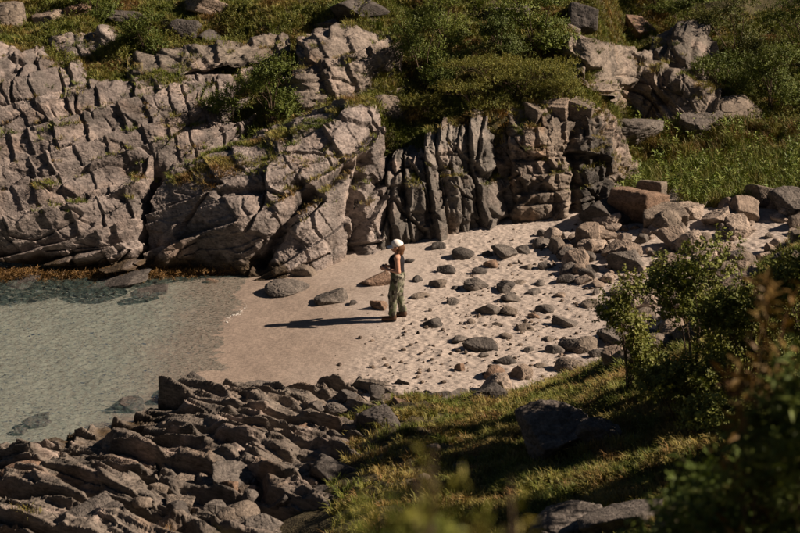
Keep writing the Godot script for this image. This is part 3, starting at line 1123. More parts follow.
func _ready() -> void:
	var t0 := Time.get_ticks_msec()
	# camera
	var cam := Camera3D.new()
	cam.name = "view"
	cam.position = EYE
	cam.rotation.x = -PITCH
	cam.fov = rad_to_deg(2.0 * atan(266.5 / F))
	cam.near = 0.1
	cam.far = 400.0
	var lens := CameraAttributesPhysical.new()
	lens.frustum_focal_length = 12.0 * F / 266.5
	lens.frustum_focus_distance = 33.0
	lens.exposure_aperture = 2.4
	lens.frustum_near = 0.1
	lens.frustum_far = 400.0
	cam.attributes = lens
	add_child(cam)
	cam.current = true
	# sky and sun
	var env := Environment.new()
	env.background_mode = Environment.BG_SKY
	var sky := Sky.new()
	var sm := ProceduralSkyMaterial.new()
	sm.sky_top_color = Color(0.27, 0.37, 0.52)
	sm.sky_horizon_color = Color(0.86, 0.86, 0.83)
	sm.ground_bottom_color = Color(0.12, 0.11, 0.09)
	sm.ground_horizon_color = Color(0.45, 0.45, 0.42)
	sm.sky_energy_multiplier = 0.42
	sky.sky_material = sm
	env.sky = sky
	env.tonemap_mode = Environment.TONE_MAPPER_LINEAR
	env.tonemap_exposure = 1.66
	env.sdfgi_enabled = true
	env.ssao_enabled = true
	env.ssil_enabled = true
	var we := WorldEnvironment.new()
	we.name = "environment"
	we.environment = env
	add_child(we)
	var sun := DirectionalLight3D.new()
	sun.name = "sun"
	sun.light_color = Color(1.0, 0.905, 0.815)
	sun.light_energy = 1.6
	sun.light_angular_distance = 0.5
	sun.shadow_enabled = true
	add_child(sun)
	var el := deg_to_rad(35.0)
	var az := deg_to_rad(-3.0)
	sun.look_at_from_position(Vector3.ZERO, Vector3(-cos(el) * cos(az), -sin(el), cos(el) * sin(az)))

	for n in [[n_lo, 0.010, 2, 4], [n_mid, 0.045, 3, 8], [n_hi, 0.22, 3, 15]]:
		n[0].noise_type = FastNoiseLite.TYPE_SIMPLEX_SMOOTH
		n[0].frequency = n[1]
		n[0].fractal_octaves = n[2]
		n[0].seed = n[3]
	n_cell.noise_type = FastNoiseLite.TYPE_CELLULAR
	n_cell.frequency = 0.045
	n_cell.cellular_return_type = FastNoiseLite.RETURN_DISTANCE
	n_cell.fractal_type = FastNoiseLite.FRACTAL_NONE
	rng.seed = 20240611
	make_hill_table()
	make_materials()
	make_rocks()
	print("materials ", Time.get_ticks_msec() - t0)

	# ---- land and water
	var o := field("sand_beach", -5.0, 9.5, 24.5, 38.5, 0.035, sand_h, sand_c, M.sand, func(x, d, y): return y > hill(x, d) - 0.15 and y > bank(x, d) - 0.15)
	tag(o, "pale pinkish sand beach trampled and stony on its dry side", "", "", "structure")
	o = field("sea_bed", -16.0, -5.0, 18.0, 38.0, 0.10, func(x, d): return beach(x, d) + 0.02 * n_lo.get_noise_2d(x * 80, d * 80), sand_c, M.sand)
	tag(o, "sandy sea bed under the clear shallow water", "", "", "structure")
	o = field("sea_water", -14.0, -2.2, 20.0, 36.6, 0.034, func(x, d): return WATER + wave(x, d), func(x, d, y): return Color.WHITE, M.water, func(x, d, y): return beach(x, d) < WATER + 0.03)
	tag(o, "clear rippled green shallow sea water", "", "", "structure")
	o = field("hillside", -16.0, 22.0, 34.0, 66.0, 0.16, hill, func(x, d, y): return Color(0.085, 0.075, 0.035) * (1.0 + 0.5 * n_mid.get_noise_2d(x * 40, d * 40)), M.soil)
	tag(o, "grassy hillside above the sea cliff", "", "", "structure")
	o = field("grassy_bank", -6.0, 14.0, 0.5, 38.0, 0.12, bank, func(x, d, y): return Color(0.10, 0.085, 0.045) * (1.0 + 0.5 * n_mid.get_noise_2d(x * 60, d * 60)), M.soil, func(x, d, y): return y > beach(x, d) - 0.3)
	tag(o, "grassy bank sloping down to the beach", "", "", "structure")
	print("land ", Time.get_ticks_msec() - t0)

	# ---- cliffs
	crag("layered_cliff", [
		[[-70, 262, 33.85], [0, 262, 33.95], [60, 266, 33.95], [120, 270, 33.95], [170, 272, 33.9], [215, 274, 34.2], [255, 272, 35.2]],
		[[-70, 235, 34.2], [0, 232, 34.3], [60, 236, 34.1], [120, 244, 34.1], [170, 240, 34.3], [215, 236, 34.8], [255, 232, 35.8]],
		[[-70, 200, 35.0], [0, 198, 35.1], [60, 196, 35.0], [120, 196, 35.1], [170, 190, 35.4], [215, 180, 36.0], [255, 176, 36.9]],
		[[-70, 158, 36.4], [0, 158, 36.3], [60, 156, 36.2], [120, 153, 36.3], [170, 140, 36.8], [215, 128, 37.4], [255, 130, 38.0]],
		[[-70, 112, 37.8], [0, 112, 37.7], [60, 116, 37.5], [120, 118, 37.5], [170, 108, 37.9], [215, 98, 38.6], [258, 104, 39.0]],
		[[-70, 66, 39.2], [0, 66, 39.2], [60, 78, 39.0], [120, 86, 38.8], [170, 84, 39.1], [230, 78, 39.6], [270, 82, 40.0]],
		[[-70, 50, 40.8], [0, 50, 40.8], [60, 64, 40.6], [120, 76, 40.4], [170, 76, 40.5], [240, 72, 40.8], [276, 76, 41.2]],
		[[-70, 70, 42.0], [0, 70, 42.0], [60, 82, 41.8], [120, 96, 41.6], [170, 94, 41.6], [240, 90, 41.8], [276, 94, 42.0]]],
		0.022, {"a": Vector3(0.95, 0.26, -0.15), "n": Vector3(-0.25, 0.92, -0.14), "T": 0.46, "W": 1.1, "H": 0.42, "amp": 0.12, "lay": 0.26, "tilt": 0.16, "groove": 0.17, "fine": 0.014, "saw": 0.56, "chip": 0.05, "lam": 0.05, "J": 0.6, "jamp": 0.12, "jsaw": -0.10, "warp": 0.05, "clefts": [[158, 175, 150, 262, 9, 0.9], [60, 205, 200, 190, 5, 0.3], [0, 190, 130, 165, 5, 0.25]], "tone": Color(0.275, 0.245, 0.232), "sd": 3, "rust": 0.30, "stain": 0.5},
		"stepped grey brown rock cliff of tilted layers rising from the water")
	crag("slab_cliff", [
		[[150, 274, 34.5], [200, 278, 34.1], [250, 284, 33.6], [300, 284, 33.6], [345, 276, 34.2], [385, 268, 34.8]],
		[[150, 240, 34.8], [200, 250, 34.4], [250, 256, 33.9], [300, 256, 33.9], [345, 248, 34.4], [385, 240, 35.1]],
		[[152, 205, 35.1], [200, 212, 34.7], [250, 216, 34.3], [300, 206, 34.5], [345, 200, 34.8], [385, 196, 35.6]],
		[[165, 182, 35.4], [205, 180, 35.1], [250, 178, 34.9], [300, 165, 35.1], [345, 150, 35.4], [385, 158, 36.0]],
		[[180, 170, 36.2], [215, 160, 35.9], [255, 148, 35.8], [300, 130, 36.0], [345, 116, 36.2], [380, 118, 36.5]],
		[[185, 168, 37.0], [220, 152, 37.0], [258, 138, 36.8], [300, 119, 36.9], [345, 106, 37.0], [380, 108, 37.2]],
		[[185, 185, 38.2], [220, 170, 38.2], [258, 158, 38.0], [300, 140, 38.0], [345, 128, 38.2], [385, 130, 38.2]]],
		0.022, {"a": Vector3(0.90, 0.38, -0.2), "n": Vector3(-0.36, 0.85, 0.16), "T": 0.75, "W": 1.7, "H": 0.8, "amp": 0.12, "lay": 0.16, "tilt": 0.24, "groove": 0.17, "fine": 0.024, "saw": 0.26, "usaw": -0.08, "chip": 0.05, "lam": 0.05, "J": 0.8, "jamp": 0.08, "jsaw": -0.10, "warp": 0.05, "clefts": [[348, 168, 306, 200, 5, 0.4], [306, 200, 262, 262, 6, 0.6], [225, 196, 300, 186, 4, 0.25], [362, 160, 358, 262, 6, 0.5]], "bulges": [[308, 232, 30, 30, 0.35], [225, 215, 45, 40, 0.25]], "tone": Color(0.345, 0.31, 0.295), "seep": [[215, 245, 40, 26, 0.5], [335, 225, 14, 40, 0.35]], "sd": 17, "rust": 0.25, "stain": 0.35},
		"pale rounded rock slab bulging out beside the beach")
	crag("pillar_cliff", [
		[[352, 272, 34.8], [385, 266, 35.0], [420, 260, 35.2], [455, 252, 35.5], [490, 248, 35.8], [520, 246, 36.4]],
		[[352, 238, 35.0], [385, 232, 35.2], [420, 226, 35.4], [455, 220, 35.65], [490, 214, 36.0], [518, 212, 36.7]],
		[[354, 202, 35.4], [385, 200, 35.5], [420, 192, 35.7], [455, 184, 35.95], [488, 178, 36.3], [514, 178, 37.0]],
		[[358, 174, 35.8], [386, 176, 35.9], [420, 164, 36.1], [455, 150, 36.3], [486, 146, 36.6], [510, 148, 37.3]],
		[[362, 160, 36.3], [388, 162, 36.3], [422, 148, 36.5], [455, 130, 36.7], [484, 122, 37.0], [506, 128, 37.6]],
		[[362, 156, 37.0], [388, 158, 37.0], [422, 142, 37.1], [455, 123, 37.3], [484, 114, 37.5], [506, 120, 38.0]],
		[[362, 174, 38.0], [388, 176, 38.0], [422, 162, 38.0], [455, 146, 38.2], [484, 138, 38.4], [506, 140, 38.8]]],
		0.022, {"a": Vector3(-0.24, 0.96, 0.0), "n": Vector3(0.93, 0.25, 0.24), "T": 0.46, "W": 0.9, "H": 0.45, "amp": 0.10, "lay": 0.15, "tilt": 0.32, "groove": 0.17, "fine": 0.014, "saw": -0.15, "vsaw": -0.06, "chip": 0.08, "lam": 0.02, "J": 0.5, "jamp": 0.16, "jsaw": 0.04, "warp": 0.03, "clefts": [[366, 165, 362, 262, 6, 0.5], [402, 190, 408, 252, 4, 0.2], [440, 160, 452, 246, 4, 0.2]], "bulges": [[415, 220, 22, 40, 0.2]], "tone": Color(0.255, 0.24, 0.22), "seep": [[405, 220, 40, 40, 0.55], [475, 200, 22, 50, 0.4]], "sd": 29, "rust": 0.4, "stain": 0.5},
		"leaning grey rock pillars behind the beach topped with turf")
	crag("blocky_cliff", [
		[[484, 250, 36.1], [515, 246, 36.1], [540, 242, 36.1], [568, 240, 36.2], [596, 236, 36.5], [620, 234, 37.2], [640, 232, 38.0]],
		[[486, 214, 36.3], [515, 208, 36.2], [540, 206, 36.25], [568, 206, 36.35], [598, 205, 36.6], [622, 208, 37.4], [640, 212, 38.4]],
		[[488, 178, 36.5], [515, 172, 36.3], [540, 172, 36.35], [568, 172, 36.5], [600, 172, 36.8], [622, 178, 37.7], [638, 190, 38.8]],
		[[489, 146, 36.8], [515, 140, 36.5], [540, 138, 36.55], [568, 138, 36.7], [600, 138, 37.1], [620, 148, 38.0], [634, 166, 39.2]],
		[[490, 126, 37.2], [517, 119, 37.0], [540, 116, 37.0], [568, 115, 37.2], [598, 116, 37.6], [616, 128, 38.4], [630, 150, 39.4]],
		[[490, 113, 37.8], [519, 106, 37.6], [540, 103, 37.6], [568, 103, 37.8], [596, 106, 38.2], [612, 120, 38.9], [626, 146, 39.8]],
		[[490, 136, 38.8], [519, 130, 38.8], [540, 128, 38.8], [568, 128, 39.0], [596, 132, 39.4], [612, 144, 40.0], [626, 166, 40.6]]],
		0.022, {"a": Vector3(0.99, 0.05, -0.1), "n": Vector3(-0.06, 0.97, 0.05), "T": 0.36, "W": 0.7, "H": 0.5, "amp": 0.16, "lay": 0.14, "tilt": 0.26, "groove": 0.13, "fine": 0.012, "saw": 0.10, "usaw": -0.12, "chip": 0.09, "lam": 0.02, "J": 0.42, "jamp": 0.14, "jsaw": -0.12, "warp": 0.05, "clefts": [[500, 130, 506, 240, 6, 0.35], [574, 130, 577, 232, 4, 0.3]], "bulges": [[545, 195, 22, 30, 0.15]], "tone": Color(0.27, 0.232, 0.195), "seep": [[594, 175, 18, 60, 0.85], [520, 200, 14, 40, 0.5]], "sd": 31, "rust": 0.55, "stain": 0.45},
		"brown blocky rock face between the leaning pillars and the gully")
	crag("upper_outcrop", [
		[[285, 118, 37.9], [310, 116, 37.8], [345, 112, 38.0], [375, 104, 38.4], [402, 96, 39.0]],
		[[288, 98, 38.3], [310, 92, 38.1], [345, 90, 38.3], [375, 84, 38.7], [402, 78, 39.3]],
		[[295, 72, 38.9], [314, 64, 38.8], [345, 62, 38.9], [375, 58, 39.3], [400, 56, 39.8]],
		[[298, 52, 39.6], [316, 44, 39.5], [345, 40, 39.6], [374, 40, 40.0], [396, 44, 40.4]],
		[[300, 46, 40.6], [318, 36, 40.6], [345, 31, 40.8], [372, 33, 41.0], [392, 40, 41.2]],
		[[300, 60, 42.0], [318, 52, 42.0], [345, 48, 42.0], [372, 50, 42.0], [392, 56, 42.0]]],
		0.03, {"a": Vector3(0.93, 0.32, -0.1), "n": Vector3(-0.28, 0.92, -0.08), "T": 0.42, "W": 0.9, "H": 0.5, "amp": 0.12, "lay": 0.14, "tilt": 0.2, "groove": 0.10, "fine": 0.014, "saw": 0.3, "usaw": -0.06, "chip": 0.06, "lam": 0.05, "J": 0.45, "jamp": 0.14, "tone": Color(0.29, 0.255, 0.225), "sd": 41, "rust": 0.35, "stain": 0.25},
		"layered rock outcrop standing out of the grassy hillside")
	crag("broken_outcrop", [
		[[36, 84, 40.6], [70, 82, 40.4], [104, 80, 40.4], [140, 76, 40.6]],
		[[38, 70, 41.0], [70, 66, 40.7], [104, 66, 40.7], [138, 64, 41.0]],
		[[42, 54, 41.5], [72, 50, 41.2], [104, 46, 41.2], [134, 50, 41.6]],
		[[46, 46, 42.3], [74, 40, 42.2], [104, 36, 42.2], [130, 42, 42.4]],
		[[46, 56, 43.6], [74, 52, 43.6], [104, 50, 43.6], [130, 54, 43.6]]],
		0.035, {"a": Vector3(0.93, 0.3, -0.1), "n": Vector3(-0.27, 0.92, -0.1), "T": 0.45, "W": 0.8, "H": 0.5, "amp": 0.16, "lay": 0.16, "tilt": 0.3, "groove": 0.10, "fine": 0.018, "saw": 0.2, "usaw": -0.06, "chip": 0.09, "lam": 0.05, "J": 0.5, "jamp": 0.14, "tone": Color(0.26, 0.235, 0.22), "sd": 67, "rust": 0.25, "stain": 0.4},
		"small broken outcrop above the layered cliff")
	crag("slab_ledges", [
		[[128, 84, 39.4], [170, 78, 39.5], [215, 70, 39.8], [262, 62, 40.2], [290, 56, 40.5]],
		[[128, 75, 39.8], [170, 67, 39.9], [215, 58, 40.2], [262, 50, 40.6], [290, 44, 40.9]],
		[[132, 68, 40.6], [172, 60, 40.7], [216, 50, 41.0], [262, 42, 41.4], [288, 37, 41.7]],
		[[132, 78, 42.0], [172, 72, 42.0], [216, 66, 42.2], [262, 58, 42.4], [288, 54, 42.6]]],
		0.035, {"a": Vector3(0.93, 0.3, -0.1), "n": Vector3(-0.27, 0.92, -0.1), "T": 0.3, "W": 0.9, "H": 0.4, "amp": 0.12, "lay": 0.14, "tilt": 0.25, "groove": 0.10, "fine": 0.018, "saw": 0.25, "usaw": -0.06, "chip": 0.08, "lam": 0.05, "J": 0.5, "jamp": 0.16, "tone": Color(0.24, 0.215, 0.185), "sd": 71, "rust": 0.25, "stain": 0.3},
		"low ledges of tilted rock slabs running up through the turf")
	crag("gully_wall", [
		[[640, 100, 43.2], [665, 98, 43.0], [690, 96, 43.0], [718, 92, 43.4]],
		[[642, 78, 43.6], [665, 74, 43.3], [690, 70, 43.3], [716, 68, 43.8]],
		[[648, 52, 44.2], [668, 46, 43.9], [690, 38, 43.9], [712, 40, 44.4]],
		[[652, 38, 45.0], [670, 30, 44.9], [690, 20, 45.0], [708, 26, 45.4]],
		[[652, 50, 46.6], [670, 44, 46.6], [690, 36, 46.6], [708, 40, 46.6]]],
		0.035, {"a": Vector3(-0.1, 0.98, 0.0), "n": Vector3(0.9, 0.15, 0.35), "T": 0.5, "W": 0.9, "H": 0.5, "amp": 0.16, "lay": 0.2, "tilt": 0.3, "groove": 0.10, "fine": 0.018, "saw": -0.15, "chip": 0.10, "lam": 0.05, "J": 0.6, "jamp": 0.12, "tone": Color(0.22, 0.20, 0.175), "sd": 83, "rust": 0.25, "stain": 0.4},
		"upright grey rock wall behind the boulder ridge")
	var ridge := [[], [], [], [], []]
	for q in [[562, 60, 30], [590, 82, 40], [620, 104, 50], [650, 122, 64], [682, 132, 84], [712, 128, 98]]:
		var d := -hit(q[0], q[1], 34.0).z
		ridge[0].append([q[0], q[1] + 8, d - 0.3])
		ridge[1].append([q[0] + 2, lerpf(q[1], q[2], 0.35), d + 0.05])
		ridge[2].append([q[0] + 4, lerpf(q[1], q[2], 0.8), d + 0.5])
		ridge[3].append([q[0] + 5, q[2], d + 1.1])
		ridge[4].append([q[0] + 5, q[2] + 16, d + 2.4])
	crag("broken_ledge", ridge,
		0.03, {"a": Vector3(0.8, -0.55, 0.1), "n": Vector3(0.5, 0.8, 0.1), "T": 0.5, "W": 0.8, "H": 0.55, "amp": 0.24, "lay": 0.18, "tilt": 0.36, "groove": 0.14, "fine": 0.02, "saw": 0.16, "usaw": 0.08, "chip": 0.12, "lam": 0.04, "J": 0.65, "jamp": 0.22, "jsaw": 0.1, "tone": Color(0.28, 0.245, 0.21), "sd": 97, "rust": 0.35, "stain": 0.45},
		"long broken rock ledge slanting down beside the gully")
	crag("shore_rocks", [
		[[-60, 640, 17.3], [0, 636, 17.4], [60, 630, 17.5], [130, 626, 17.6], [190, 620, 17.8], [260, 616, 17.9], [330, 610, 18.0], [380, 606, 18.1], [410, 606, 18.1]],
		[[-60, 560, 19.3], [0, 552, 19.5], [60, 536, 19.9], [130, 530, 20.2], [190, 522, 20.4], [260, 516, 20.6], [330, 508, 20.9], [380, 506, 21.0], [410, 508, 21.0]],
		[[-60, 522, 20.6], [0, 512, 20.8], [60, 492, 21.4], [130, 486, 21.7], [190, 476, 22.1], [260, 466, 22.5], [330, 456, 22.9], [395, 456, 23.0], [428, 460, 23.0]],
		[[-60, 500, 21.6], [0, 490, 21.8], [60, 474, 22.3], [130, 460, 22.8], [190, 444, 23.5], [260, 430, 24.2], [330, 424, 24.5], [395, 424, 24.6], [430, 430, 24.4]],
		[[-60, 480, 22.6], [0, 470, 22.9], [60, 456, 23.4], [130, 440, 24.0], [190, 420, 24.8], [260, 408, 25.4], [330, 400, 25.8], [395, 402, 25.8], [430, 412, 25.4]],
		[[-60, 468, 23.2], [0, 452, 23.6], [60, 440, 24.2], [130, 424, 24.9], [190, 402, 25.9], [260, 394, 26.4], [330, 386, 26.8], [395, 386, 26.8], [430, 400, 26.2]]],
		0.028, {"a": Vector3(0.85, 0.25, -0.45), "n": Vector3(-0.42, 0.52, 0.74), "T": 0.62, "W": 0.8, "H": 0.55, "amp": 0.28, "lay": 0.16, "tilt": 0.40, "groove": 0.17, "fine": 0.025, "saw": 0.10, "usaw": -0.1, "chip": 0.15, "lam": 0.05, "J": 0.46, "jamp": 0.30, "jsaw": 0.0, "lift": 0.02, "soft": 1.6, "tone": Color(0.21, 0.187, 0.163), "sd": 53, "rust": 0.3, "stain": 0.45},
		"jumbled dark shore rocks between the water and the grassy bank")
	print("crags ", Time.get_ticks_msec() - t0)
	# ---- plants of the hillside
	var tufts := [tuft(16, 0.16, 0.006, 0.7, 0.07), tuft(14, 0.20, 0.007, 0.9, 0.09), tuft(18, 0.12, 0.006, 0.5, 0.08)]
	var tall_tufts := [tuft(20, 0.42, 0.007, 0.5, 0.09), tuft(16, 0.5, 0.008, 0.35, 0.08)]
	var heath := [sprig(9, 0.035, 0.018, 0.10, 0.8), sprig(8, 0.03, 0.02, 0.09, 0.9)]
	var willow := [sprig(9, 0.065, 0.028, 0.20, 0.7), sprig(8, 0.055, 0.032, 0.17, 0.8)]
	var birch := [sprig(8, 0.052, 0.040, 0.17, 0.8), sprig(7, 0.058, 0.042, 0.15, 0.9)]
	var frond := [sprig(11, 0.09, 0.030, 0.28, 0.9), sprig(10, 0.10, 0.036, 0.26, 0.8)]

	var lists := [[], [], []]
	var cols := [PackedColorArray(), PackedColorArray(), PackedColorArray()]
	for k in 62000:
		var d := rng.randf_range(36.4, 48.5)
		var px := rng.randf_range(-25.0, 825.0)
		var x := (px - 400.0) / F * (d * 0.956 + 2.2)
		var y := hill(x, d)
		if y < 0.55: continue
		var s := rng.randf_range(0.6, 1.25)
		lists[k % 3].append(Transform3D(spin(Vector3.UP + rv() * 0.25, s), Vector3(x, y - 0.02, -d)))
		cols[k % 3].append(grass_tone(x, d, 0.26))
	for p: Vector3 in ledge_points:
		if n_lo.get_noise_3dv(p * 85.0) > 0.08 and rng.randf() < 0.6 * ss(0.7, 1.4, p.y):
			var k := rng.randi() % 3
			lists[k].append(Transform3D(spin(Vector3.UP + rv() * 0.3, rng.randf_range(0.5, 1.0)), p - Vector3(0, 0.02, 0)))
			cols[k].append(grass_tone(p.x, -p.z, 0.25))
	for k in 3: tag(copies("grass", tufts[k], M.grass, lists[k], cols[k]), "short olive and straw grass over the hillside and cliff ledges", "grass", "hillside grass", "stuff")
	lists = [[], [], []]
	cols = [PackedColorArray(), PackedColorArray(), PackedColorArray()]
	for k in 50000:
		var d := rng.randf_range(12.5, 29.0)
		var px := rng.randf_range(330.0, 825.0)
		var x := (px - 400.0) / F * (d * 0.956 + 2.6)
		var e := bank_edge(x) - d
		if e < 0.12: continue
		var y := bank(x, d)
		var thin := n_lo.get_noise_2d(x * 110.0 + 70.0, d * 110.0)
		if px < 430.0 + 60.0 * thin and rng.randf() > 0.2: continue
		if thin > 0.34 and rng.randf() > 0.25: continue
		lists[k % 3].append(Transform3D(spin(Vector3.UP + rv() * 0.3, rng.randf_range(0.45, 1.0)), Vector3(x, y - 0.015, -d)))
		cols[k % 3].append(grass_tone(x * 1.6, d * 1.6, 0.34))
	for k in 3: tag(copies("bank_grass", tufts[k], M.grass, lists[k], cols[k]), "short mixed green and straw grass on the near bank", "grass", "bank grass", "stuff")
	var gl := [[], []]
	var gc := [PackedColorArray(), PackedColorArray()]
	for k in 3600:
		var p := hit(rng.randf_range(612, 815), rng.randf_range(128, 208), 34.0)
		var t := n_lo.get_noise_2d(p.x * 90, p.z * 90)
		if t > 0.36: continue
		gl[k % 2].append(Transform3D(spin(Vector3.UP + rv() * 0.45, rng.randf_range(0.35, 0.95)), p))
		gc[k % 2].append(grass_tone(p.x * 2.0, -p.z * 2.0, 0.15).lerp(Color(0.13, 0.19, 0.03), 0.4).lerp(Color(0.22, 0.11, 0.05), 0.8 * ss(38.9, 40.2, -p.z + t) * rng.randf()))
	for k in 2: tag(copies("tall_grass", tall_tufts[k], M.grass, gl[k], gc[k]), "tall lush green grass in the gully above the scree", "grass", "gully grass", "stuff")
	var herb := []
	var herbc := PackedColorArray()
	for k in 1700:
		var p := hit(rng.randf_range(612, 815), rng.randf_range(128, 208), 34.0)
		if n_lo.get_noise_2d(p.x * 110 + 40, p.z * 110) < 0.0: continue
		herb.append(Transform3D(spin(Vector3.UP + rv() * 0.5, rng.randf_range(0.6, 1.3)), p + Vector3(0, rng.randf() * 0.12, 0)))
		herbc.append(Color(0.09, 0.14, 0.024).lerp(Color(0.19, 0.23, 0.045), rng.randf()))
	tag(copies("leafy_herbs", frond[1], M.leaf, herb, herbc), "broad leaved herbs growing among the tall gully grass", "herbs", "", "stuff")
	# low heath cushions
	lists = [[], []]
	cols = [PackedColorArray(), PackedColorArray()]
	for k in 52000:
		var d := rng.randf_range(36.6, 48.0)
		var px := rng.randf_range(-20.0, 820.0)
		var x := (px - 400.0) / F * (d * 0.956 + 2.2)
		var m := n_lo.get_noise_2d(x * 75.0 + 300.0, d * 75.0)
		if m < 0.04: continue
		var y := hill(x, d)
		if y < 0.8: continue
		var lift := rng.randf() * 0.34 * ss(0.04, 0.45, m)
		lists[k % 2].append(Transform3D(spin(Vector3.UP + rv() * 0.8, rng.randf_range(0.9, 1.7)), Vector3(x, y + lift - 0.03, -d)))
		cols[k % 2].append(Color(0.075, 0.10, 0.018).lerp(Color(0.19, 0.19, 0.04), rng.randf() * 0.7 + 0.5 * m))
	for k in 2: tag(copies("heath", heath[k], M.leaf, lists[k], cols[k]), "dark green low heath cushions spread over the hillside", "ground cover", "heath", "stuff")
	print("ground cover ", Time.get_ticks_msec() - t0)

	var g0 := Color(0.070, 0.105, 0.020)
	var g1 := Color(0.170, 0.210, 0.042)
	# picture foot, width and height in pixels, sprigs, kind, colours, label
	var bushes := [
		[232, 150, 70, 62, 900, willow[0], g0, g1, "leafy willow bush in the hollow above the pale slab"],
		[272, 128, 66, 70, 900, willow[1], g0, g1, "taller willow bush between the pale slab and the layered outcrop"],
		[424, 92, 62, 82, 1000, willow[0], g0, g1, "tall loose bush beside the layered outcrop's grassy shoulder"],
		[446, 48, 60, 58, 700, birch[0], g0, g1, "bush behind the tall loose bush, near the hill's upper edge"],
		[535, 54, 82, 66, 1200, birch[1], g0, g1, "broad dark green bush standing above the rounded turf mound"],
		[500, 58, 46, 40, 600, willow[1], g0, Color(0.10, 0.13, 0.03), "small bush at the side of the broad dark bush"],
		[146, 58, 44, 46, 600, willow[0], g0, g1, "light green bush beside the shaded outcrop on the upper slope"],
		[735, 62, 84, 72, 1400, birch[0], Color(0.06, 0.085, 0.018), Color(0.15, 0.16, 0.04), "sunlit yellowish bush above the gully"],
		[690, 40, 60, 50, 800, birch[1], g0, g1, "dark bush beside the sunlit yellowish bush above the gully"],
		[770, 108, 90, 62, 1400, willow[1], g0, g1, "dense green bush over the gully's grass"],
		[722, 96, 70, 46, 900, willow[0], g0, g1, "dense green bush beside the long slanting ledge"],
		[800, 70, 70, 90, 1100, birch[0], g0, g1, "bush on the gully's far shoulder"],
		[95, 20, 50, 34, 500, willow[1], g0, g1, "low bush near the pinkish rocks at the hill's upper edge"],
		[655, 14, 60, 40, 600, willow[0], g0, g1, "low bush at the head of the gully"],
	]
	for q in bushes:
		var p := hit(q[0], q[1], 34.0)
		var m := metre(p)
		shrub("bush", q[8], "bush", "bushes of the hillside", p, q[2] / m, q[3] / m, q[4], q[5], 0.85, q[6], q[7], 9, 0.12, 0.02)
	# rounded turf mound with juniper over the pillars
	for q in [[470, 108, 80, 30, "hanging over the dark cleft between the pillars"], [522, 104, 96, 40, "covering the rounded mound above the pillars"], [562, 108, 66, 34, "beside the squared pale blocks on the cliff edge"], [430, 120, 60, 26, "over the grassy notch next to the pale slab"], [490, 84, 90, 30, "behind the rounded mound"], [545, 84, 70, 26, "in front of the broad dark green bush"]]:
		var p := hit(q[0], q[1], 36.5)
		var m := metre(p)
		shrub("juniper", "low spreading juniper cushion " + q[4], "shrub", "juniper cushions above the pillars", p, q[2] / m, q[3] / m, 900, heath[0], 1.0, Color(0.09, 0.11, 0.02), Color(0.23, 0.22, 0.045), 12, 0.15, 0.012)

	# ---- shrubs of the near bank
	var near := [
		[628, 400, 62, 125, 22.5, 560, birch[0], "slender birch sapling standing out against the pale sand"],
		[692, 415, 110, 175, 21.5, 1100, birch[1], "open birch bush in front of the scree"],
		[678, 448, 90, 80, 20.0, 1000, birch[0], "low twiggy bush over the shaded rocks of the bank"],
		[748, 420, 90, 130, 20.5, 1300, willow[0], "dense willow bush at the edge of the bank"],
		[800, 420, 90, 165, 19.5, 1300, willow[1], "tall willow bush with upright pale shoots"],
		[728, 500, 100, 80, 18.0, 900, birch[1], "low birch scrub in front of the dense willow"],
	]
	for q in near:
		var p := Vector3(0, 0, 0)
		var r := ray(q[0], q[1])
		p = Vector3(r.x * q[4], bank(r.x * q[4], q[4]), -q[4])
		var m := metre(p)
		shrub("shrub", q[7], "shrub", "shrubs of the near bank", p, q[2] / m, (p.y * 0.0 + q[3] / m) , q[5], q[6], 1.0, Color(0.095, 0.125, 0.025), Color(0.24, 0.26, 0.06), 11, 0.15, 0.014)
	# taller bushes farther along the bank, beyond the frame, whose shade falls into the picture
	for q in [[6.2, 17.6, 2.0, 2.6, "next to the birch scrub"], [6.8, 15.2, 2.4, 3.2, "tallest of the pair"]]:
		shrub("shrub", "tall willow growing farther along the bank " + q[4], "shrub", "willows farther along the bank", Vector3(q[0], bank(q[0], q[1]), -q[1]), q[2], q[3], 900, willow[0], 1.3, Color(0.055, 0.075, 0.02), Color(0.12, 0.14, 0.04), 11, 0.15, 0.025)
	# out of focus plants just below the photographer
	var close := [
		[430, 556, 3.3, 0.40, 0.10, 120, Color(0.10, 0.14, 0.02), Color(0.18, 0.20, 0.035), "blurred yellow green leafy plant in the close foreground"],
		[495, 570, 3.4, 0.28, 0.075, 70, Color(0.13, 0.14, 0.02), Color(0.24, 0.20, 0.04), "blurred low yellowish plant in the close foreground"],
		[190, 575, 3.4, 0.22, 0.08, 22, Color(0.16, 0.15, 0.02), Color(0.22, 0.19, 0.04), "blurred plant tips below the shore rocks"],
		[425, 470, 3.2, 0.09, 0.09, 14, Color(0.16, 0.17, 0.02), Color(0.26, 0.24, 0.05), "blurred single stem rising in front of the shore boulders"],
		[520, 480, 3.3, 0.09, 0.05, 12, Color(0.15, 0.17, 0.02), Color(0.24, 0.24, 0.05), "blurred single stem rising in front of the dark squared rock"],
		[745, 556, 7.0, 0.85, 0.46, 420, Color(0.055, 0.095, 0.018), Color(0.14, 0.19, 0.04), "blurred green leafy plant under the willow scrub"],
		[808, 520, 6.5, 0.5, 0.74, 340, Color(0.055, 0.09, 0.018), Color(0.14, 0.18, 0.04), "blurred tall green plant at the bank's edge"],
		[768, 330, 6.6, 0.30, 0.14, 42, Color(0.13, 0.06, 0.015), Color(0.17, 0.12, 0.03), "blurred sapling with rust coloured leaves"],
	]
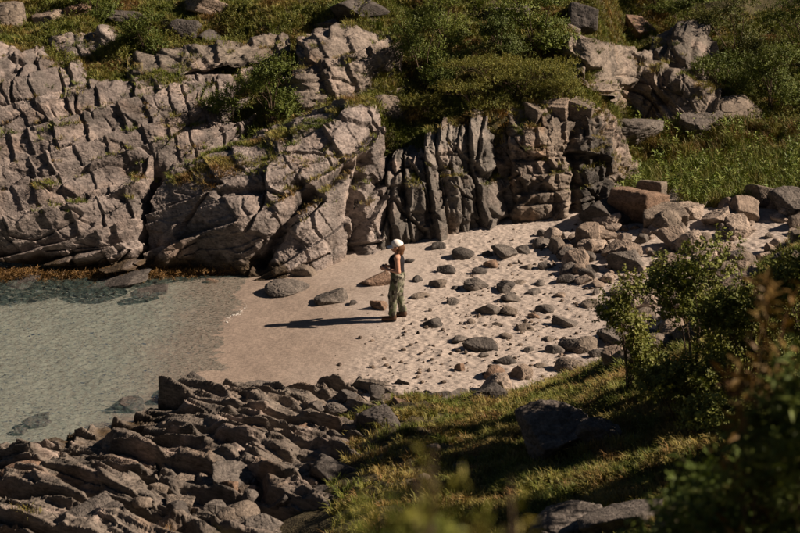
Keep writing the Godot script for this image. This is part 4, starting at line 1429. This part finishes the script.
	for q in close:
		var r := ray(q[0], q[1])
		var p := Vector3(r.x * q[2], bank(r.x * q[2], q[2]), -q[2])
		var top: float = EYE.y + r.y * q[2] + q[4]
		shrub("leafy_plant", q[8], "plant", "plants close to the camera", p, q[3], maxf(top - p.y, 0.3), q[5], frond[0], 0.4 if q[2] < 4.0 else 0.8, q[6], q[7], 7, 0.35, 0.008)
	print("shrubs ", Time.get_ticks_msec() - t0)

	# ---- loose rocks
	var beach_list := [
		[462, 256, 22, 0.7, 3], [486, 256, 12, 0.8, 3], [504, 256, 26, 0.7, 1], [444, 273, 20, 0.7, 3], [419, 281, 12, 0.8, 3], [437, 286, 20, 0.5, 0], [478, 273, 16, 0.6, 3], [493, 266, 16, 0.6, 4],
		[478, 288, 24, 0.8, 1], [505, 290, 24, 0.75, 3], [422, 296, 26, 0.25, 0], [451, 304, 16, 0.5, 1], [489, 312, 22, 0.65, 1], [511, 300, 18, 0.6, 1], [511, 313, 18, 0.6, 0], [533, 294, 16, 0.4, 1],
		[434, 325, 20, 0.75, 3], [459, 341, 16, 0.5, 1], [481, 348, 40, 0.5, 3], [508, 338, 14, 0.5, 0], [525, 329, 20, 0.6, 0], [545, 312, 18, 0.6, 1], [505, 361, 22, 0.6, 3], [461, 370, 12, 1.0, 4],
		[493, 376, 20, 0.85, 4], [518, 376, 24, 0.8, 2], [502, 393, 38, 0.75, 5], [483, 357, 10, 0.6, 1], [555, 352, 18, 0.6, 1], [549, 340, 14, 0.5, 0], [572, 256, 28, 0.7, 1], [574, 273, 22, 0.7, 1],
		[566, 282, 20, 0.6, 3], [589, 273, 20, 0.7, 1], [593, 305, 20, 0.7, 0], [564, 325, 24, 0.7, 1], [574, 348, 28, 0.7, 1], [588, 350, 28, 0.7, 0], [549, 312, 12, 0.6, 3], [598, 357, 18, 0.7, 1],
		[572, 368, 30, 0.7, 0], [289, 291, 40, 0.38, 1], [332, 302, 30, 0.85, 1], [380, 308, 26, 0.8, 4], [378, 284, 38, 0.6, 4], [352, 304, 9, 0.7, 3], [438, 249, 16, 0.6, 3], [522, 252, 16, 0.6, 1],
		[541, 246, 20, 0.6, 1], [528, 268, 14, 0.6, 0], [548, 268, 16, 0.6, 1], [534, 318, 12, 0.5, 4], [470, 322, 10, 0.5, 0], [527, 352, 12, 0.6, 1], [540, 366, 12, 0.6, 0], [456, 290, 9, 0.6, 3], [296, 274, 38, 0.7, 0],
		[213, 282, 12, 0.4, 4], [410, 262, 10, 0.5, 3], [520, 283, 12, 0.6, 0], [560, 296, 13, 0.6, 2], [540, 284, 11, 0.6, 1], [497, 325, 11, 0.5, 0]]
	var tones := ["warm grey", "grey", "pale brown", "dark", "reddish brown", "pale cream"]
	for q in beach_list:
		var w: float = q[2]
		var label := "%s %s %s stone %s" % [sized(w), tones[q[4]], "flat" if q[3] < 0.45 else "low" if q[3] < 0.68 else "blocky", beach_place(q[0], q[1])]
		stone(q[0], q[1], w * 0.82, q[3] * 0.85, q[4], "stone", label, "stone", "stones on the beach", w > 22.0, 0.36, 24.5)
	# pebbles and weed scraps strewn over the dry sand
	var peb := []
	var pebc := PackedColorArray()
	for k in 900:
		var px := rng.randf_range(330, 640)
		var py := rng.randf_range(240, 392)
		if px < 470.0 - (py - 250.0) * 0.9 + rng.randfn() * 26.0: continue
		var p := at(px, py, EYE.y / -ray(px, py).y)
		p.y = sand_h(p.x, -p.z)
		if bank(p.x, -p.z) > p.y: continue
		var sz := 0.012 + 0.035 * pow(rng.randf(), 2.5)
		peb.append(Transform3D(Basis(rv(), rng.randf() * TAU) * Basis.from_scale(Vector3(sz * 1.3, sz * 0.7, sz)), p + Vector3(0, sz * 0.2, 0)))
		var v := rng.randf_range(0.35, 1.3)
		pebc.append(Color(v, v * 0.95, v * 0.9))
	tag(copies("pebbles", rock_mesh(7, 2, 9, 0.05, Color(0.22, 0.185, 0.155), 20.0), M.boulder, peb, pebc), "small pebbles strewn over the trampled sand", "pebbles", "", "stuff")
	# brown weed along the waterline of the cliffs
	var weed := []
	var weedc := PackedColorArray()
	for k in 2600:
		var px := rng.randf_range(-15, 235)
		var r := ray(px, 0)
		var d := lerpf(33.75, 33.95, clampf(px / 100.0, 0, 1)) + rng.randfn() * 0.14 + 0.25 * ss(150, 230, px)
		var q := at(px, 266, d)
		weed.append(Transform3D(spin(Vector3(rng.randfn(), 0.8, rng.randfn() + 0.5), rng.randf_range(0.6, 1.3)), Vector3(q.x, WATER + rng.randf_range(-0.06, 0.10), -d)))
		weedc.append(Color(0.085, 0.05, 0.018).lerp(Color(0.19, 0.11, 0.035), rng.randf()))
	tag(copies("seaweed", sprig(8, 0.06, 0.02, 0.10, 1.0), M.leaf, weed, weedc), "rusty brown seaweed along the waterline of the cliffs", "seaweed", "", "stuff")
	var foam := []
	var foamc := PackedColorArray()
	for k in 90:
		var d := 31.2 + rng.randfn() * 0.3
		var x := -3.6
		while beach(x, d) < WATER + 0.012 and x < -2.4: x += 0.02
		var sz := 0.004 + 0.010 * pow(rng.randf(), 2.0)
		foam.append(Transform3D(Basis.from_scale(Vector3(sz * 1.6, sz * 0.6, sz)), Vector3(x - 0.06 + rng.randfn() * 0.035, WATER + 0.012, -d)))
		foamc.append(Color(0.62, 0.61, 0.57))
	var ball := SphereMesh.new()
	ball.radial_segments = 8
	ball.rings = 4
	ball.radius = 1.0
	ball.height = 2.0
	tag(copies("foam", ball, cloth("sea_foam", 0.4), foam, foamc), "white foam flecks where the water laps the sand", "foam", "", "stuff")
	# stones standing in the shallows
	for q in [[120, 280, 54, 0.14, 3, "long flat dark rock just breaking the water"], [152, 291, 24, 0.2, 3, "small dark rock awash beside the long flat rock"], [22, 278, 34, 0.2, 3, "dark flat rock awash near the layered cliff"]]:
		var p := at(q[0], q[1], (EYE.y - WATER) / -ray(q[0], q[1]).y)
		p.y = WATER - 0.05
		stone_at(p, q[2] / metre(p), q[3], q[4], "awash_rock", q[5], "flat rock", "", true, 0.2, 1.3)
	for k in 14:
		var q := Vector2(rng.randf_range(0, 190), rng.randf_range(350, 450))
		if q.y < 420 - q.x * 0.25 and rng.randf() < 0.8: continue
		var p := at(q.x, q.y, (EYE.y - WATER + 0.2) / -ray(q.x, q.y).y)
		p.y = beach(p.x, -p.z)
		stone_at(p, rng.randf_range(0.25, 0.6), 0.3, 3, "sunken_rock", "dark rock lying under the clear water", "rock", "rocks under the water", true, 0.3)
	# boulders of the gully and its ridge
	for q in [
			[704, 134, 36, 0.75, 1, "rounded boulder at the foot of the slanting ledge"], [735, 114, 54, 0.4, 0, "low flat grey boulder beside the dense green bushes"], 
			[636, 138, 50, 0.45, 1, "half buried boulder above the tall grass"], [634, 219, 64, 0.75, 4, "large brown boulder at the foot of the pillars"], [600, 222, 44, 0.7, 3, "dark boulder leaning on the large brown one"],
			[662, 226, 56, 0.4, 0, "grey slab beside the large brown boulder"], [768, 204, 46, 0.5, 0, "broad pale boulder at the edge of the tall grass"], [744, 220, 30, 0.8, 2, "pinkish boulder heading the scree"],
			[792, 215, 40, 0.7, 1, "grey boulder beside the pinkish one"], [655, 205, 30, 1.1, 0, "pale block standing behind the grey slab"],
			[580, 120, 30, 0.8, 0, "pale block perched on the pillar cliff edge"], [556, 118, 26, 0.8, 2, "squared pale block on the pillar cliff"], [535, 120, 24, 0.9, 0, "squared grey block beside the pale ones on the cliff"]]:
		stone(q[0], q[1], q[2], q[3], q[4], "boulder", q[5], "boulder", "boulders of the gully", true, 0.22, 34.0)
	# rocks showing through the turf
	for q in [[48, 26, 34, 0.6, 2], [14, 22, 40, 0.6, 0], [70, 14, 30, 0.6, 4], [208, 8, 40, 0.4, 2], [186, 34, 26, 0.7, 3], [205, 44, 24, 0.8, 3],
			[330, 26, 24, 0.45, 1], [500, 22, 30, 0.7, 1], [520, 16, 24, 0.8, 1], [390, 112, 34, 0.7, 0], [440, 20, 24, 0.5, 1], [640, 30, 34, 0.5, 4], [580, 22, 40, 0.6, 3], [130, 18, 34, 0.4, 1], [350, 10, 40, 0.5, 3], [372, 12, 30, 0.5, 3]]:
		stone(q[0], q[1], q[2], q[3], q[4], "outcrop_rock", "%s %s weathered rock in the turf %s" % [sized(q[2] * 0.8), tones[q[4]], turf_place(q[0], q[1])], "rock", "rocks in the hillside turf", true, 0.42, 36.0)
	# scree
	var poly := PackedVector2Array([Vector2(520, 242), Vector2(590, 222), Vector2(690, 210), Vector2(800, 205), Vector2(815, 260), Vector2(720, 345), Vector2(640, 385), Vector2(600, 372), Vector2(612, 310), Vector2(560, 262)])
	var count := 0
	while count < 285:
		var q := Vector2(rng.randf_range(515, 815), rng.randf_range(200, 388))
		if not Geometry2D.is_point_in_polygon(q, poly): continue
		count += 1
		var w := 7.0 + 22.0 * pow(rng.randf(), 2.2)
		var tn: int = [0, 5, 0, 2, 1, 5, 2, 2, 5][rng.randi() % 9]
		stone(q.x, q.y, w, rng.randf_range(0.5, 0.9), tn, "scree_stone", "%s %s angular stone %s" % [sized(w), tones[tn], scree_place(q.x, q.y)], "stone", "scree stones", w > 20, 0.2, 24.5)
	# boulders of the shore
	var shore := [
		[199, 396, 36, 1.1, 3, "dark upright boulder at the water's edge"], [263, 394, 46, 0.28, 1, "flat grey slab at the edge of the sand"], [194, 426, 32, 0.6, 4, "flat topped reddish brown boulder in the wet sand"],
		[184, 432, 24, 0.8, 3, ""], [229, 412, 30, 0.3, 1, ""], [271, 424, 22, 0.7, 0, ""], [256, 418, 28, 0.6, 1, ""], [246, 440, 28, 0.8, 0, ""], [258, 441, 28, 0.8, 2, ""], [285, 442, 38, 0.7, 0, ""],
		[307, 440, 32, 1.1, 4, "tall warm brown boulder with straw grass at its foot"], [330, 434, 26, 0.9, 0, ""], [312, 452, 26, 0.7, 0, ""], [352, 440, 28, 0.8, 1, ""], [383, 440, 54, 1.0, 3, "massive dark boulder between the beach and the bank"],
		[408, 418, 40, 0.95, 4, "brown boulder leaning on the massive dark one"], [190, 456, 28, 0.7, 0, ""], [170, 462, 30, 0.6, 1, ""], [231, 490, 56, 0.8, 1, "broad cracked grey boulder among the shore rocks"], [257, 482, 32, 1.1, 2, "warm upright boulder split from the broad cracked one"],
		[251, 496, 26, 0.8, 0, ""], [278, 466, 38, 0.6, 0, ""], [298, 486, 40, 0.6, 1, ""], [339, 486, 78, 0.55, 3, "long dark slab tilted beside the bank"], [371, 486, 38, 0.7, 3, ""], [391, 464, 32, 0.7, 3, ""], [325, 504, 54, 0.6, 1, ""],
		[285, 506, 38, 0.7, 3, ""], [305, 512, 28, 0.7, 1, ""], [187, 484, 26, 0.8, 0, ""], [194, 494, 22, 0.7, 1, ""], [180, 510, 36, 0.7, 0, ""], [158, 498, 26, 0.8, 0, ""], [217, 510, 32, 0.6, 1, ""], [234, 518, 42, 0.6, 0, ""],
		[268, 532, 42, 0.7, 1, ""], [309, 538, 36, 0.7, 3, ""], [346, 542, 64, 0.6, 1, ""], [378, 500, 15, 0.7, 1, ""], [100, 534, 86, 0.6, 1, "great rounded furrowed crag among the shore rocks"], [77, 552, 54, 0.6, 2, ""], [17, 500, 42, 0.7, 3, ""],
		[31, 528, 54, 0.7, 4, ""], [55, 486, 20, 0.7, 0, ""], [96, 468, 52, 0.5, 1, ""], [113, 474, 32, 0.6, 0, ""], [38, 484, 62, 0.45, 4, ""], [151, 472, 28, 0.7, 0, ""], [2, 528, 26, 0.8, 2, ""], [140, 452, 30, 0.5, 3, ""], [215, 452, 30, 0.7, 1, ""],
		[228, 432, 24, 0.7, 3, ""], [340, 412, 26, 0.5, 1, ""], [315, 408, 24, 0.5, 0, ""], [290, 410, 22, 0.5, 1, ""], [362, 406, 22, 0.6, 0, ""], [460, 404, 40, 0.5, 1, "low grey rock at the edge of the bank grass"], [436, 402, 34, 0.5, 3, "dark rock beside the low grey rock at the bank"]]
	for q in shore:
		var p := shelf(q[0], q[1])
		stone_at(p, q[2] * 0.84 / metre(p), q[3], q[4], "shore_boulder", q[5] if q[5] else "%s %s boulder %s" % [sized(q[2] * 0.75), tones[q[4]], shore_place(q[0], q[1])], "boulder", "boulders of the shore", true, 0.36)
	for k in 50:
		var q := Vector2(rng.randf_range(-5, 400), rng.randf_range(395, 535))
		if q.y < 452 - q.x * 0.26 + 12.0: continue
		var w := rng.randf_range(8, 21)
		var p := shelf(q.x, q.y)
		var tn: int = [0, 1, 3, 3, 1, 1, 4][rng.randi() % 7]
		stone_at(p + Vector3(0, 0.08, 0), w / metre(p), rng.randf_range(0.55, 0.95), tn, "shore_stone", "%s %s stone %s" % [sized(w), tones[tn], shore_place(q.x, q.y)], "stone", "stones of the shore", false, 0.2)
	# rocks of the near bank
	for q in [[550, 456, 66, 0.85, 1, "big dark squared rock set in the bank's grass"], [600, 446, 34, 0.9, 1, "grey rock beside the big dark squared one"], [628, 528, 76, 0.42, 1, "cracked rock under the twiggy bush"], [575, 534, 60, 0.45, 1, "low rock on the bank's lower edge"],
			[690, 545, 80, 0.7, 0, "broad rock under the birch scrub"], [433, 450, 12, 0.6, 2, "tiny pale stone in the bank's grass"], [425, 482, 12, 0.6, 5, "small white stone in the worn grass"], [460, 470, 16, 0.6, 1, "small grey stone in the worn grass"], [490, 400, 36, 0.55, 3, "dark rock at the grass edge beside the cream stone"]]:
		stone(q[0], q[1], q[2], q[3], q[4], "bank_rock", q[5], "rock", "rocks of the bank", q[2] > 20, 0.25, 13.5)
	print("rocks ", Time.get_ticks_msec() - t0)
	# ---- the person on the beach
	var feet := hit(397, 319, 24.5)
	feet.y = sand_h(feet.x, -feet.z) - 0.01
	build_person(feet, deg_to_rad(-97.0))
	print("person ", Time.get_ticks_msec() - t0)
	print("done ", Time.get_ticks_msec() - t0)

func wave(x: float, d: float) -> float:
	var w := n_lo.get_noise_2d(x * 200.0, d * 300.0)
	var v := n_lo.get_noise_2d(x * 420.0 + 40.0, d * 600.0)
	return (0.25 + 0.75 * ss(WATER - 0.01, WATER - 0.14, beach(x, d))) * (0.075 * (0.3 - absf(w)) + 0.055 * (0.3 - absf(v))) + 0.02 * n_lo.get_noise_2d(x * 60.0, d * 90.0)
